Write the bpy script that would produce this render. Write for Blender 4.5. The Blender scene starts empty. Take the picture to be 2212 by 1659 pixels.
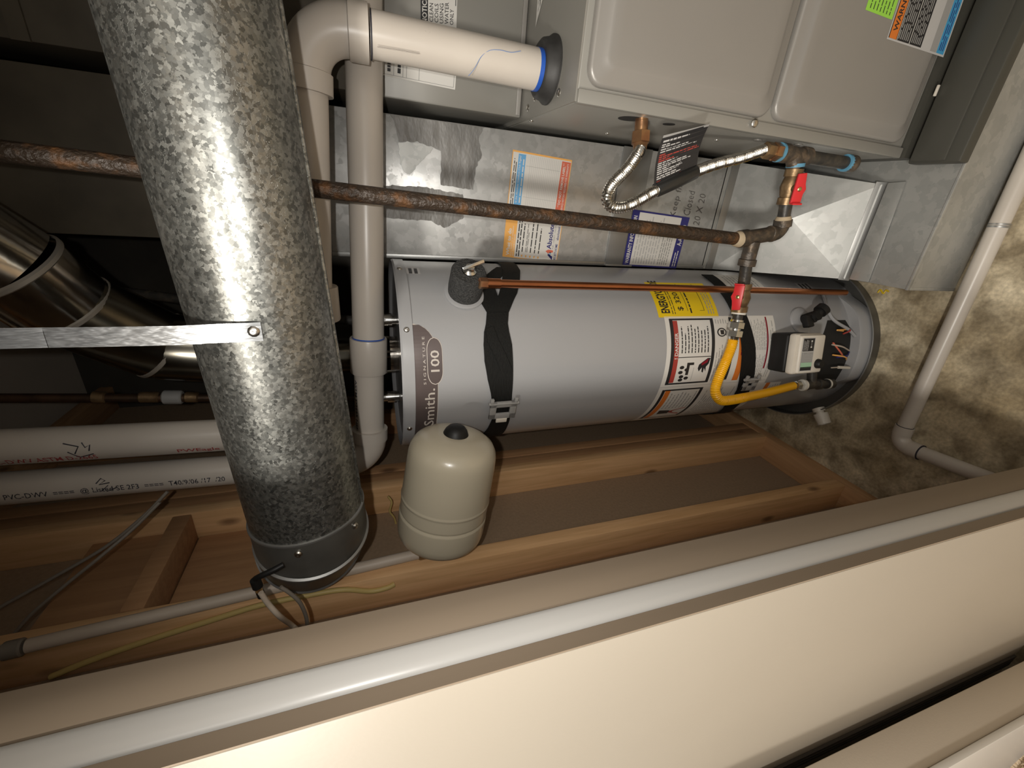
import bpy, bmesh, math, random
from mathutils import Vector, Matrix
random.seed(7)
sc = bpy.context.scene
COL = sc.collection
pi = math.pi

# ------------------------------------------------------------------ camera, world, lights, exposure
cam_d = bpy.data.cameras.new('camera'); cam = bpy.data.objects.new('camera', cam_d); COL.objects.link(cam)
cam_d.sensor_fit = 'HORIZONTAL'; cam_d.sensor_width = 36.0; cam_d.lens = 36.0 * 900.0 / 2212.0
cam_d.clip_start = 0.02
# the photographer held the phone sideways: world up runs to the left of the picture
_r, _u, _b = Vector((0.07894318, -0.31318114, -0.94640665)), Vector((0.90992703, 0.41041826, -0.0599137)), Vector((0.40718641, -0.85643121, 0.3173717))
cam.matrix_world = Matrix(((_r.x, _u.x, _b.x, 0), (_r.y, _u.y, _b.y, 0), (_r.z, _u.z, _b.z, 1.45), (0, 0, 0, 1)))
sc.camera = cam
sc.view_settings.view_transform = 'Standard'; sc.view_settings.look = 'None'
sc.view_settings.gamma = 1.0; sc.view_settings.use_curve_mapping = False
sc.view_settings.exposure = 0.0
sc.cycles.use_denoising = True
sc.cycles.max_bounces = 8
w = bpy.data.worlds.new('world'); sc.world = w; w.use_nodes = True
w.node_tree.nodes['Background'].inputs[0].default_value = (1.0, 0.95, 0.87, 1)
w.node_tree.nodes['Background'].inputs[1].default_value = 0.38
def area(name, loc, tgt, size, power, color, shape='DISK'):
    d = bpy.data.lights.new(name, 'AREA'); d.shape = shape; d.size = size; d.energy = power; d.color = color
    o = bpy.data.objects.new(name, d); COL.objects.link(o); o.location = loc
    o.rotation_euler = (Vector(tgt) - Vector(loc)).to_track_quat('-Z', 'Y').to_euler(); return o
area('room_ceiling_lamp', (-0.325, -0.85, 2.17), (-0.2, 0.8, 0.7), 0.15, 23.0, (1.0, 0.95, 0.87))
area('room_side_lamp', (1.25, -1.25, 2.20), (-0.3, 0.8, 1.0), 0.30, 3.5, (1.0, 0.95, 0.87))
area('room_left_lamp', (-1.60, -1.60, 2.25), (-0.5, 0.2, 0.7), 0.35, 36.0, (1.0, 0.95, 0.86))
fd = bpy.data.lights.new('phone_flash', 'SPOT'); fd.energy = 12.5; fd.color = (1.0, 0.965, 0.91); fd.shadow_soft_size = 0.006; fd.spot_size = math.radians(124); fd.spot_blend = 1.0
fo_ = bpy.data.objects.new('phone_flash', fd); COL.objects.link(fo_); fo_.location = (0.02, -0.02, 1.50)
fo_.rotation_euler = (Vector((-0.26, 0.9, 1.20)) - fo_.location).to_track_quat('-Z', 'Y').to_euler()

# ------------------------------------------------------------------ materials
MATS = {}
def mat(name, col, rough=0.5, metal=0.0, col2=None, scale=40, stretch=(1, 1, 1), detail=4, lo=0.35, hi=0.65, bump=0.0, bscale=None, spec=0.5, coat=0.0, rvar=0.0, emit=None):
    if name in MATS: return MATS[name]
    m = bpy.data.materials.new(name); m.use_nodes = True; nt = m.node_tree; N = nt.nodes; L = nt.links
    p = N['Principled BSDF']
    p.inputs['Base Color'].default_value = (*col, 1); p.inputs['Roughness'].default_value = rough
    p.inputs['Metallic'].default_value = metal; p.inputs['Specular IOR Level'].default_value = spec
    p.inputs['Coat Weight'].default_value = coat
    if col2 or bump or rvar:
        tc = N.new('ShaderNodeTexCoord'); mp = N.new('ShaderNodeMapping'); mp.inputs['Scale'].default_value = stretch
        L.new(tc.outputs['Object'], mp.inputs['Vector'])
        nz = N.new('ShaderNodeTexNoise'); nz.inputs['Scale'].default_value = scale; nz.inputs['Detail'].default_value = detail
        L.new(mp.outputs[0], nz.inputs['Vector'])
        if col2:
            r = N.new('ShaderNodeValToRGB'); r.color_ramp.elements[0].position = lo; r.color_ramp.elements[1].position = hi
            r.color_ramp.elements[0].color = (*col, 1); r.color_ramp.elements[1].color = (*col2, 1)
            L.new(nz.outputs['Fac'], r.inputs[0]); L.new(r.outputs[0], p.inputs['Base Color'])
        if rvar:
            mr = N.new('ShaderNodeMapRange'); mr.inputs['From Min'].default_value = 0.3; mr.inputs['From Max'].default_value = 0.7
            mr.inputs['To Min'].default_value = max(0.02, rough - rvar); mr.inputs['To Max'].default_value = min(1, rough + rvar)
            L.new(nz.outputs['Fac'], mr.inputs['Value']); L.new(mr.outputs[0], p.inputs['Roughness'])
        if bump:
            nb = nz
            if bscale:
                nb = N.new('ShaderNodeTexNoise'); nb.inputs['Scale'].default_value = bscale; nb.inputs['Detail'].default_value = 3
                L.new(mp.outputs[0], nb.inputs['Vector'])
            b = N.new('ShaderNodeBump'); b.inputs['Strength'].default_value = bump; b.inputs['Distance'].default_value = 0.01
            L.new(nb.outputs['Fac'], b.inputs['Height']); L.new(b.outputs[0], p.inputs['Normal'])
    MATS[name] = m; return m
def galv(name, cell, c0, c1, rough=0.35, rv=0.12, metal=0.9, warp=0.6, bump=0.15, stretch=(1, 1, 1)):
    m = bpy.data.materials.new(name); m.use_nodes = True; nt = m.node_tree; N = nt.nodes; L = nt.links
    p = N['Principled BSDF']; p.inputs['Metallic'].default_value = metal
    tc = N.new('ShaderNodeTexCoord'); mp = N.new('ShaderNodeMapping'); mp.inputs['Scale'].default_value = stretch
    L.new(tc.outputs['Object'], mp.inputs['Vector'])
    nz = N.new('ShaderNodeTexNoise'); nz.inputs['Scale'].default_value = 1.3 / cell; nz.inputs['Detail'].default_value = 2
    L.new(mp.outputs[0], nz.inputs['Vector'])
    mx = N.new('ShaderNodeMixRGB'); mx.blend_type = 'ADD'; mx.inputs[0].default_value = warp * cell
    L.new(mp.outputs[0], mx.inputs[1]); L.new(nz.outputs['Color'], mx.inputs[2])
    v = N.new('ShaderNodeTexVoronoi'); v.inputs['Scale'].default_value = 1.0 / cell
    L.new(mx.outputs[0], v.inputs['Vector'])
    bw = N.new('ShaderNodeSeparateColor'); L.new(v.outputs['Color'], bw.inputs[0])
    r = N.new('ShaderNodeValToRGB'); r.color_ramp.elements[0].position = 0.1; r.color_ramp.elements[1].position = 0.9
    r.color_ramp.elements[0].color = (*c0, 1); r.color_ramp.elements[1].color = (*c1, 1)
    L.new(bw.outputs[0], r.inputs[0]); L.new(r.outputs[0], p.inputs['Base Color'])
    mr = N.new('ShaderNodeMapRange'); mr.inputs['To Min'].default_value = rough - rv; mr.inputs['To Max'].default_value = rough + rv
    L.new(bw.outputs[1], mr.inputs['Value']); L.new(mr.outputs[0], p.inputs['Roughness'])
    b = N.new('ShaderNodeBump'); b.inputs['Strength'].default_value = bump; b.inputs['Distance'].default_value = cell * 0.4
    L.new(bw.outputs[2], b.inputs['Height']); L.new(b.outputs[0], p.inputs['Normal'])
    MATS[name] = m; return m

M = dict(
 spangle = galv('spangled_galvanised', 0.0042, (0.14, 0.142, 0.132), (0.33, 0.33, 0.305), 0.37, 0.10, 0.86, 1.6, 0.42),
 sheet = galv('sheet_galvanised', 0.016, (0.46, 0.46, 0.445), (0.54, 0.535, 0.52), 0.38, 0.06, 0.55, 1.6, 0.02),
 sheet2 = galv('bright_galvanised', 0.02, (0.40, 0.405, 0.39), (0.47, 0.47, 0.45), 0.40, 0.05, 0.55, 1.6, 0.02),
 dullsheet = mat('dull_elbow_sheet', (0.20, 0.195, 0.175), 0.45, 0.7, (0.16, 0.155, 0.14), 20),
 seam = mat('seam_metal', (0.36, 0.36, 0.35), 0.4, 0.8),
 smear = mat('duct_sealant', (0.17, 0.165, 0.155), 0.5, 0.1, (0.27, 0.262, 0.25), 22, (0.5, 1, 1.1), 7, 0.3, 0.7, 0.5, 42),
 shiny = mat('polished_aluminium', (0.55, 0.52, 0.47), 0.16, 1.0, (0.42, 0.39, 0.35), 14, (1, 1, 3), 3, 0.3, 0.7, 0.05),
 flue_bead = mat('brushed_flue_bead', (0.50, 0.46, 0.40), 0.42, 0.7),
 shiny_d = mat('shaded_aluminium', (0.20, 0.185, 0.155), 0.24, 1.0, (0.14, 0.13, 0.105), 14),  # flue aluminium again, coloured darker for the unlit lower lengths
 strapmetal = mat('hanger_strap_metal', (0.46, 0.47, 0.48), 0.24, 1.0, (0.36, 0.37, 0.38), 300, (1, 1, 0.05), 2, 0.3, 0.7, 0.1),
 chrome = mat('bright_plated', (0.75, 0.75, 0.73), 0.18, 1.0),
 steelflex = mat('stainless_corrugated', (0.62, 0.60, 0.55), 0.24, 1.0),
 heater = mat('heater_grey_paint', (0.325, 0.325, 0.33), 0.30, 0.0, (0.34, 0.34, 0.345), 3, (1, 1, 1), 2, 0.3, 0.7, 0.02, 400, 0.5, 0.15),
 heater_d = mat('heater_shadow_grey', (0.21, 0.21, 0.205), 0.4),
 furnace = mat('furnace_grey_paint', (0.26, 0.245, 0.225), 0.36, 0.15, (0.272, 0.257, 0.236), 5, (1, 1, 1), 2, 0.3, 0.7, 0.02, 700),
 furnace_side = mat('furnace_side_paint', (0.26, 0.25, 0.225), 0.38, 0.15),
 darkgrey = mat('filter_rack_dark_paint', (0.062, 0.06, 0.05), 0.45, 0.1),
 pvc = mat('white_pvc', (0.555, 0.505, 0.445), 0.32, 0.0, (0.51, 0.46, 0.405), 9, (1, 1, 1), 4, 0.3, 0.75, 0.02),
 pvc_d = mat('pvc_scuff', (0.35, 0.31, 0.27), 0.5),
 primer = mat('blue_pvc_cement', (0.02, 0.09, 0.42), 0.4),
 ink = mat('dark_ink', (0.02, 0.02, 0.03), 0.6),
 marker = mat('faded_marker', (0.09, 0.08, 0.075), 0.6),
 blueink = mat('blue_ink', (0.15, 0.25, 0.5), 0.6),
 redink = mat('red_print', (0.35, 0.05, 0.05), 0.6),
 rubber = mat('black_rubber', (0.022, 0.021, 0.02), 0.55, 0, (0.032, 0.031, 0.03), 60),
 foam = mat('pipe_foam', (0.03, 0.03, 0.029), 0.95, 0, (0.055, 0.054, 0.052), 260, (1, 1, 1), 3, 0.4, 0.6, 0.8),
 web = mat('black_webbing', (0.005, 0.005, 0.0045), 0.75, 0, (0.008, 0.008, 0.007), 500, (0.1, 1, 1), 2, 0.4, 0.6, 0.15, None, 0.25),
 iron = mat('rusty_black_iron', (0.045, 0.030, 0.020), 0.48, 0.15, (0.15, 0.066, 0.022), 46, (1, 1, 0.9), 8, 0.50, 0.74, 0.5, 150, 0.5, 0, 0.12),
 iron_d = mat('black_iron', (0.05, 0.047, 0.043), 0.42, 0.4, (0.10, 0.085, 0.065), 60, (1, 1, 1), 4, 0.45, 0.7, 0.15),
 malleable = mat('malleable_fitting', (0.075, 0.062, 0.05), 0.45, 0.4, (0.17, 0.125, 0.085), 60, (1, 1, 1), 5, 0.45, 0.7, 0.3),
 brass = mat('tarnished_brass', (0.30, 0.20, 0.105), 0.42, 0.7, (0.15, 0.095, 0.05), 50, (1, 1, 1), 4, 0.4, 0.7, 0.15),
 brass_b = mat('bright_brass', (0.46, 0.27, 0.14), 0.33, 0.9, (0.34, 0.16, 0.09), 45),
 dope = mat('pipe_thread_paste', (0.50, 0.40, 0.27), 0.7),
 teflon = mat('white_thread_tape', (0.72, 0.69, 0.62), 0.6),
 bluedope = mat('blue_thread_paste', (0.10, 0.28, 0.42), 0.5),
 red = mat('red_handle', (0.62, 0.025, 0.03), 0.35),
 yellow = mat('yellow_coated_flex', (0.85, 0.43, 0.008), 0.35, 0, None),
 copper_d = mat('shaded_copper', (0.13, 0.075, 0.045), 0.5, 0.8, (0.07, 0.045, 0.03), 30),  # copper with the darkness above the heater put into its colour
 copper = mat('copper_tube', (0.62, 0.25, 0.11), 0.30, 1.0, (0.42, 0.16, 0.075), 22, (1, 1, 0.3), 4, 0.3, 0.7),
 white = mat('white_plastic', (0.68, 0.63, 0.55), 0.4, 0, (0.62, 0.57, 0.49), 12),
 beige = mat('tank_beige_paint', (0.44, 0.395, 0.30), 0.28, 0, (0.46, 0.41, 0.31), 4, (1, 1, 1), 2, 0.3, 0.7, 0, None, 0.5, 0.2),
 blackp = mat('black_plastic', (0.011, 0.0105, 0.010), 0.5, spec=0.3),
 dark = mat('cavity_shade', (0.012, 0.011, 0.010), 0.8),
 screw = mat('zinc_screw', (0.6, 0.58, 0.54), 0.28, 1.0),
 pan = mat('drain_pan_metal', (0.13, 0.127, 0.118), 0.35, 0.5, (0.095, 0.092, 0.086), 10, (1, 1, 1), 3, 0.3, 0.7, 0.05),
 drywall = mat('drywall_back_paper', (0.27, 0.19, 0.12), 0.9, 0, (0.32, 0.225, 0.145), 120, (1, 1, 1), 5, 0.3, 0.7, 0.1),
 paint = mat('cream_wall_paint', (0.56, 0.50, 0.42), 0.55, 0, (0.54, 0.48, 0.405), 6, (1, 1, 1), 3, 0.3, 0.7, 0.03, 350),
 doorpaint = mat('cream_door_paint', (0.355, 0.315, 0.26), 0.42, 0, (0.345, 0.305, 0.25), 4, (1, 1, 1), 3, 0.3, 0.7, 0.015, 200),
 trimw = mat('white_trim_paint', (0.66, 0.65, 0.625), 0.3, 0, (0.64, 0.63, 0.605), 14, (1, 1, 0.1), 3),
 bristle = mat('dark_weatherstrip', (0.05, 0.042, 0.035), 0.8),
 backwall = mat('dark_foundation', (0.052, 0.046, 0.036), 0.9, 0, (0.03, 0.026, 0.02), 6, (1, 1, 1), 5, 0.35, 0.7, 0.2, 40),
 cable_y = mat('yellow_cable_jacket', (0.50, 0.38, 0.14), 0.5),
 cable_w = mat('white_cable_jacket', (0.50, 0.42, 0.34), 0.5),
 cable_g = mat('grey_cable_jacket', (0.20, 0.175, 0.145), 0.6),
 sleeve = mat('black_sleeve', (0.02, 0.02, 0.019), 0.28),
 gold = mat('gold_connector', (0.6, 0.45, 0.2), 0.3, 1.0),
 paper = mat('label_white', (0.66, 0.64, 0.60), 0.4), p_ink = mat('label_black', (0.018, 0.018, 0.02), 0.45),
 p_grey = mat('label_grey', (0.30, 0.295, 0.285), 0.45), p_lgrey = mat('label_light_grey', (0.46, 0.45, 0.44), 0.45),
 p_red = mat('label_red', (0.36, 0.045, 0.035), 0.45), p_orange = mat('label_orange', (0.62, 0.17, 0.025), 0.45),
 p_amber = mat('label_amber', (0.82, 0.42, 0.11), 0.45), p_blue = mat('label_blue', (0.14, 0.38, 0.66), 0.45),
 p_navy = mat('label_navy', (0.022, 0.022, 0.16), 0.45), p_yellow = mat('label_yellow', (0.74, 0.52, 0.01), 0.4),
 p_green = mat('label_green', (0.30, 0.62, 0.07), 0.5), p_dred = mat('label_coral', (0.62, 0.15, 0.09), 0.45),
 p_maroon = mat('label_maroon', (0.22, 0.008, 0.02), 0.45), p_plum = mat('brand_band_plum', (0.15, 0.115, 0.11), 0.35, 0.3, (0.10, 0.08, 0.075), 5),
 p_silver = mat('label_silver', (0.52, 0.47, 0.42), 0.35), p_cyan = mat('label_cyan', (0.05, 0.28, 0.50), 0.45),
 p_lgreen = mat('label_mint', (0.35, 0.55, 0.38), 0.4),
)
def wood(name, c1, c2, sc_=7.0, stretch=(9, 9, 0.6)):
    m = bpy.data.materials.new(name); m.use_nodes = True; nt = m.node_tree; N = nt.nodes; L = nt.links
    p = N['Principled BSDF']; p.inputs['Roughness'].default_value = 0.75
    tc = N.new('ShaderNodeTexCoord'); mp = N.new('ShaderNodeMapping'); mp.inputs['Scale'].default_value = stretch
    L.new(tc.outputs['Object'], mp.inputs['Vector'])
    nz = N.new('ShaderNodeTexNoise'); nz.inputs['Scale'].default_value = sc_; nz.inputs['Detail'].default_value = 6; nz.inputs['Distortion'].default_value = 0.6
    L.new(mp.outputs[0], nz.inputs['Vector'])
    r = N.new('ShaderNodeValToRGB'); r.color_ramp.elements[0].position = 0.3; r.color_ramp.elements[1].position = 0.7
    r.color_ramp.elements[0].color = (*c1, 1); r.color_ramp.elements[1].color = (*c2, 1)
    L.new(nz.outputs['Fac'], r.inputs[0])
    # knots: sparse dark rings
    mp2 = N.new('ShaderNodeMapping'); mp2.inputs['Scale'].default_value = (1, 1, 0.45); L.new(tc.outputs['Object'], mp2.inputs['Vector'])
    v = N.new('ShaderNodeTexVoronoi'); v.inputs['Scale'].default_value = 9.0; L.new(mp2.outputs[0], v.inputs['Vector'])
    r2 = N.new('ShaderNodeValToRGB'); r2.color_ramp.elements[0].position = 0.05; r2.color_ramp.elements[1].position = 0.13
    r2.color_ramp.elements[0].color = (0.25, 0.2, 0.17, 1); r2.color_ramp.elements[1].color = (1, 1, 1, 1)
    L.new(v.outputs['Distance'], r2.inputs[0])
    mx = N.new('ShaderNodeMixRGB'); mx.blend_type = 'MULTIPLY'; mx.inputs[0].default_value = 0.8
    L.new(r.outputs[0], mx.inputs[1]); L.new(r2.outputs[0], mx.inputs[2]); L.new(mx.outputs[0], p.inputs['Base Color'])
    b = N.new('ShaderNodeBump'); b.inputs['Strength'].default_value = 0.15; b.inputs['Distance'].default_value = 0.004
    L.new(nz.outputs['Fac'], b.inputs['Height']); L.new(b.outputs[0], p.inputs['Normal'])
    MATS[name] = m; return m
M['wood'] = wood('framing_lumber', (0.58, 0.34, 0.155), (0.76, 0.48, 0.25))
M['wood_d'] = wood('shaded_lumber', (0.34, 0.18, 0.085), (0.44, 0.25, 0.12))  # framing lumber again, with the shade of the wall bay in its colour
M['wood_y'] = wood('plate_lumber', (0.42, 0.235, 0.11), (0.56, 0.33, 0.165), 7.0, (9, 0.6, 9))
def concrete(name):
    m = bpy.data.materials.new(name); m.use_nodes = True; nt = m.node_tree; N = nt.nodes; L = nt.links
    p = N['Principled BSDF']; p.inputs['Roughness'].default_value = 0.72
    tc = N.new('ShaderNodeTexCoord')
    def nz(s, d, dist=0):
        n = N.new('ShaderNodeTexNoise'); n.inputs['Scale'].default_value = s; n.inputs['Detail'].default_value = d; n.inputs['Distortion'].default_value = dist
        L.new(tc.outputs['Object'], n.inputs['Vector']); return n
    a, b, c = nz(3.2, 6, 0.5), nz(14, 8, 0.4), nz(120, 4)
    def ramp(src, p0, c0, p1, c1):
        r = N.new('ShaderNodeValToRGB'); r.color_ramp.elements[0].position = p0; r.color_ramp.elements[1].position = p1
        r.color_ramp.elements[0].color = (*c0, 1); r.color_ramp.elements[1].color = (*c1, 1); L.new(src.outputs['Fac'], r.inputs[0]); return r
    r1 = ramp(a, 0.36, (0.44, 0.345, 0.205), 0.62, (0.80, 0.70, 0.51))
    r2 = ramp(b, 0.36, (0.28, 0.25, 0.20), 0.62, (1, 1, 1))
    r3 = ramp(c, 0.3, (0.72, 0.72, 0.72), 0.7, (1.1, 1.1, 1.1))
    m1 = N.new('ShaderNodeMixRGB'); m1.blend_type = 'MULTIPLY'; m1.inputs[0].default_value = 0.8; L.new(r1.outputs[0], m1.inputs[1]); L.new(r2.outputs[0], m1.inputs[2])
    m2 = N.new('ShaderNodeMixRGB'); m2.blend_type = 'MULTIPLY'; m2.inputs[0].default_value = 1; L.new(m1.outputs[0], m2.inputs[1]); L.new(r3.outputs[0], m2.inputs[2])
    L.new(m2.outputs[0], p.inputs['Base Color'])
    bp = N.new('ShaderNodeBump'); bp.inputs['Strength'].default_value = 0.35; bp.inputs['Distance'].default_value = 0.01
    L.new(b.outputs['Fac'], bp.inputs['Height']); L.new(bp.outputs[0], p.inputs['Normal'])
    MATS[name] = m; return m
M['concrete'] = concrete('stained_concrete')

# ------------------------------------------------------------------ mesh helpers
V = Vector
class MB:
    def __init__(s): s.v = []; s.f = []; s.m = []; s.ms = []
    def mi(s, m):
        if m not in s.ms: s.ms.append(m)
        return s.ms.index(m)
    def add(s, vs, fs, m):
        k = len(s.v); i = s.mi(m); s.v += [tuple(p) for p in vs]
        for f in fs: s.f.append(tuple(a + k for a in f)); s.m.append(i)
        return s
    def box(s, lo, hi, m):
        (a, b, c), (d, e, f) = lo, hi
        vs = [(x, y, z) for x in (a, d) for y in (b, e) for z in (c, f)]
        return s.add(vs, [(0, 1, 3, 2), (4, 6, 7, 5), (0, 4, 5, 1), (2, 3, 7, 6), (0, 2, 6, 4), (1, 5, 7, 3)], m)
    def obox(s, c, ax, half, m, ch=0.0):
        # oriented box with chamfered edges (ax: three unit vectors)
        c = V(c); ax = [V(a) for a in ax]; hx, hy, hz = half; ch = min(ch, hx * .9, hy * .9, hz * .9)
        bm = bmesh.new(); bmesh.ops.create_cube(bm, size=2)
        for q in bm.verts: q.co = V((q.co.x * hx, q.co.y * hy, q.co.z * hz))
        if ch > 0: bmesh.ops.bevel(bm, geom=list(bm.edges), offset=ch, segments=2, affect='EDGES', profile=0.5)
        bm.verts.index_update(); vs = [c + ax[0] * q.co.x + ax[1] * q.co.y + ax[2] * q.co.z for q in bm.verts]
        fs = [tuple(q.index for q in f.verts) for f in bm.faces]; bm.free(); return s.add(vs, fs, m)
    def lathe(s, c, axis, prof, m, n=28, cap=True, a0=0.0, a1=2 * pi, up=None):
        c = V(c); z = V(axis).normalized(); t = V(up) if up else (V((0, 0, 1)) if abs(z.z) < .9 else V((1, 0, 0)))
        x = (t - z * t.dot(z)).normalized(); y = z.cross(x); full = a1 - a0 > 2 * pi - 1e-4; k = n if full else n + 1
        vs = []; fs = []
        for (h, r) in prof:
            for j in range(k):
                a = a0 + (a1 - a0) * j / n; vs.append(c + z * h + x * (r * math.cos(a)) + y * (r * math.sin(a)))
        for i in range(len(prof) - 1):
            for j in range(n):
                j2 = (j + 1) % k if full else j + 1
                fs.append((i * k + j, i * k + j2, (i + 1) * k + j2, (i + 1) * k + j))
        if cap and full:
            if prof[0][1] > 1e-5: fs.append(tuple(range(k - 1, -1, -1)))
            if prof[-1][1] > 1e-5: fs.append(tuple((len(prof) - 1) * k + j for j in range(k)))
        return s.add(vs, fs, m)
    def seg(s, a, b, prof, m, n=20):
        # lathe between two points, prof in fractions of the length
        a, b = V(a), V(b); l = (b - a).length
        return s.lathe(a, b - a, [(t * l, r) for t, r in prof], m, n)
    def tube(s, pts, r, m, n=14, cap=True, rf=None):
        pts = [V(p) for p in pts]; L = len(pts); vs = []; fs = []; x = None; d = 0.0
        for i, p in enumerate(pts):
            t = (pts[min(i + 1, L - 1)] - pts[max(i - 1, 0)]).normalized()
            if x is None:
                q = V((0, 0, 1)) if abs(t.z) < .9 else V((1, 0, 0)); x = (q - t * q.dot(t)).normalized()
            else: x = (x - t * x.dot(t)).normalized()
            y = t.cross(x)
            if i: d += (p - pts[i - 1]).length
            rr = rf(d, i) if rf else r
            for j in range(n):
                a = 2 * pi * j / n; vs.append(p + x * (rr * math.cos(a)) + y * (rr * math.sin(a)))
        for i in range(L - 1):
            for j in range(n):
                j2 = (j + 1) % n; fs.append((i * n + j, i * n + j2, (i + 1) * n + j2, (i + 1) * n + j))
        if cap: fs += [tuple(range(n - 1, -1, -1)), tuple((L - 1) * n + j for j in range(n))]
        return s.add(vs, fs, m)
    def prism(s, poly, z0, z1, m):
        n = len(poly); vs = [(x, y, z0) for x, y in poly] + [(x, y, z1) for x, y in poly]
        fs = [(i, (i + 1) % n, n + (i + 1) % n, n + i) for i in range(n)] + [tuple(range(n - 1, -1, -1)), tuple(range(n, 2 * n))]
        return s.add(vs, fs, m)
    def slab(s, quad, nrm, th, m):
        # thick polygon: outline plus extrusion along nrm
        q = [V(p) for p in quad]; nv = V(nrm).normalized() * th; n = len(q)
        vs = q + [p + nv for p in q]
        fs = [(i, (i + 1) % n, n + (i + 1) % n, n + i) for i in range(n)] + [tuple(range(n - 1, -1, -1)), tuple(range(n, 2 * n))]
        return s.add(vs, fs, m)
    def build(s, name, parent=None, bevel=0.0, smooth=True, ang=38, seg_=2):
        off = V((0, 0, 0)); q = parent
        while q is not None: off += q.location; q = q.parent
        me = bpy.data.meshes.new(name); me.from_pydata([V(p) - off for p in s.v], [], s.f)
        for mm in s.ms: me.materials.append(M[mm])
        me.polygons.foreach_set('material_index', s.m)
        bm = bmesh.new(); bm.from_mesh(me); bmesh.ops.recalc_face_normals(bm, faces=bm.faces)
        if bevel:
            es = [e for e in bm.edges if len(e.link_faces) == 2 and e.calc_face_angle(0) > 0.6]
            bmesh.ops.bevel(bm, geom=es, offset=bevel, segments=seg_, affect='EDGES', profile=0.5)
        bm.to_mesh(me); bm.free()
        if smooth:
            me.polygons.foreach_set('use_smooth', [True] * len(me.polygons)); me.set_sharp_from_angle(angle=math.radians(ang))
        me.update()
        o = bpy.data.objects.new(name, me); COL.objects.link(o)
        if parent: o.parent = parent
        return o
def thing(name, label, cat, loc, group=None):
    o = bpy.data.objects.new(name, None); COL.objects.link(o); o.location = loc; o.empty_display_size = 0.05
    o['label'] = label; o['category'] = cat
    if group: o['group'] = group
    return o
def tag(o, label, cat, group=None):
    o['label'] = label; o['category'] = cat
    if group: o['group'] = group
    return o
def struct(o): o['kind'] = 'structure'; return o
def lab(o, l): o['label'] = l; return o
def spline(pts, n=10):
    P = [V(p) for p in pts]; P = [P[0] * 2 - P[1]] + P + [P[-1] * 2 - P[-2]]; out = []
    for i in range(1, len(P) - 2):
        for j in range(n):
            t = j / n; a, b, c, d = P[i - 1], P[i], P[i + 1], P[i + 2]
            out.append(0.5 * ((2 * b) + (c - a) * t + (2 * a - 5 * b + 4 * c - d) * t * t + (3 * b - a - 3 * c + d) * t ** 3))
    out.append(P[-2]); return out
def resample(pts, step):
    out = [pts[0].copy()]; acc = 0
    for a, b in zip(pts, pts[1:]):
        l = (b - a).length
        while acc + l >= step:
            t = (step - acc) / l; a = a + (b - a) * t; out.append(a.copy()); l = (b - a).length; acc = 0
        acc += l
    return out
def bend(a, k, b, r, n=12):
    # points of a rounded corner at k between directions to a and b
    a, k, b = V(a), V(k), V(b); u = (a - k).normalized(); w_ = (b - k).normalized(); ang = u.angle(w_)
    d = r / math.tan(ang / 2); c = k + (u + w_).normalized() * (r / math.sin(ang / 2)); p0 = k + u * d; p1 = k + w_ * d
    e0, e1 = p0 - c, p1 - c; th = e0.angle(e1); out = []
    for i in range(n + 1):
        t = i / n; out.append(c + (e0 * math.sin((1 - t) * th) + e1 * math.sin(t * th)) / math.sin(th))
    return out
def screw_head(mb, p, n, r=0.0045, m='screw'):
    mb.lathe(V(p) - V(n).normalized() * .001, n, [(0, r), (.0015, r), (.0035, r * .72), (.004, r * .3), (.0032, 0.0001)], m, 10)

def screws(name, par, items, m='screw'):
    for p, n, r in items:
        mb = MB(); screw_head(mb, p, n, r, m); mb.build(name, par)
# ------------------------------------------------------------------ printed sheets (labels): flat print as thin layers
_TX = {}
def text_geo(s, bold=0.0):
    k = (s, bold)
    if k in _TX: return _TX[k]
    c = bpy.data.curves.new('t', 'FONT'); c.body = s; c.size = 1; c.resolution_u = 2; c.offset = bold
    o = bpy.data.objects.new('t', c); COL.objects.link(o)
    dg = bpy.context.evaluated_depsgraph_get(); me = bpy.data.meshes.new_from_object(o.evaluated_get(dg))
    vs = [tuple(q.co[:2]) for q in me.vertices]; fs = [tuple(p.vertices) for p in me.polygons]
    bpy.data.objects.remove(o); bpy.data.curves.remove(c); bpy.data.meshes.remove(me)
    x0 = min(q[0] for q in vs); x1 = max(q[0] for q in vs); y0 = min(q[1] for q in vs); y1 = max(q[1] for q in vs)
    _TX[k] = ([(q[0] - x0, q[1] - y0) for q in vs], fs, x1 - x0, y1 - y0); return _TX[k]
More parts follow.
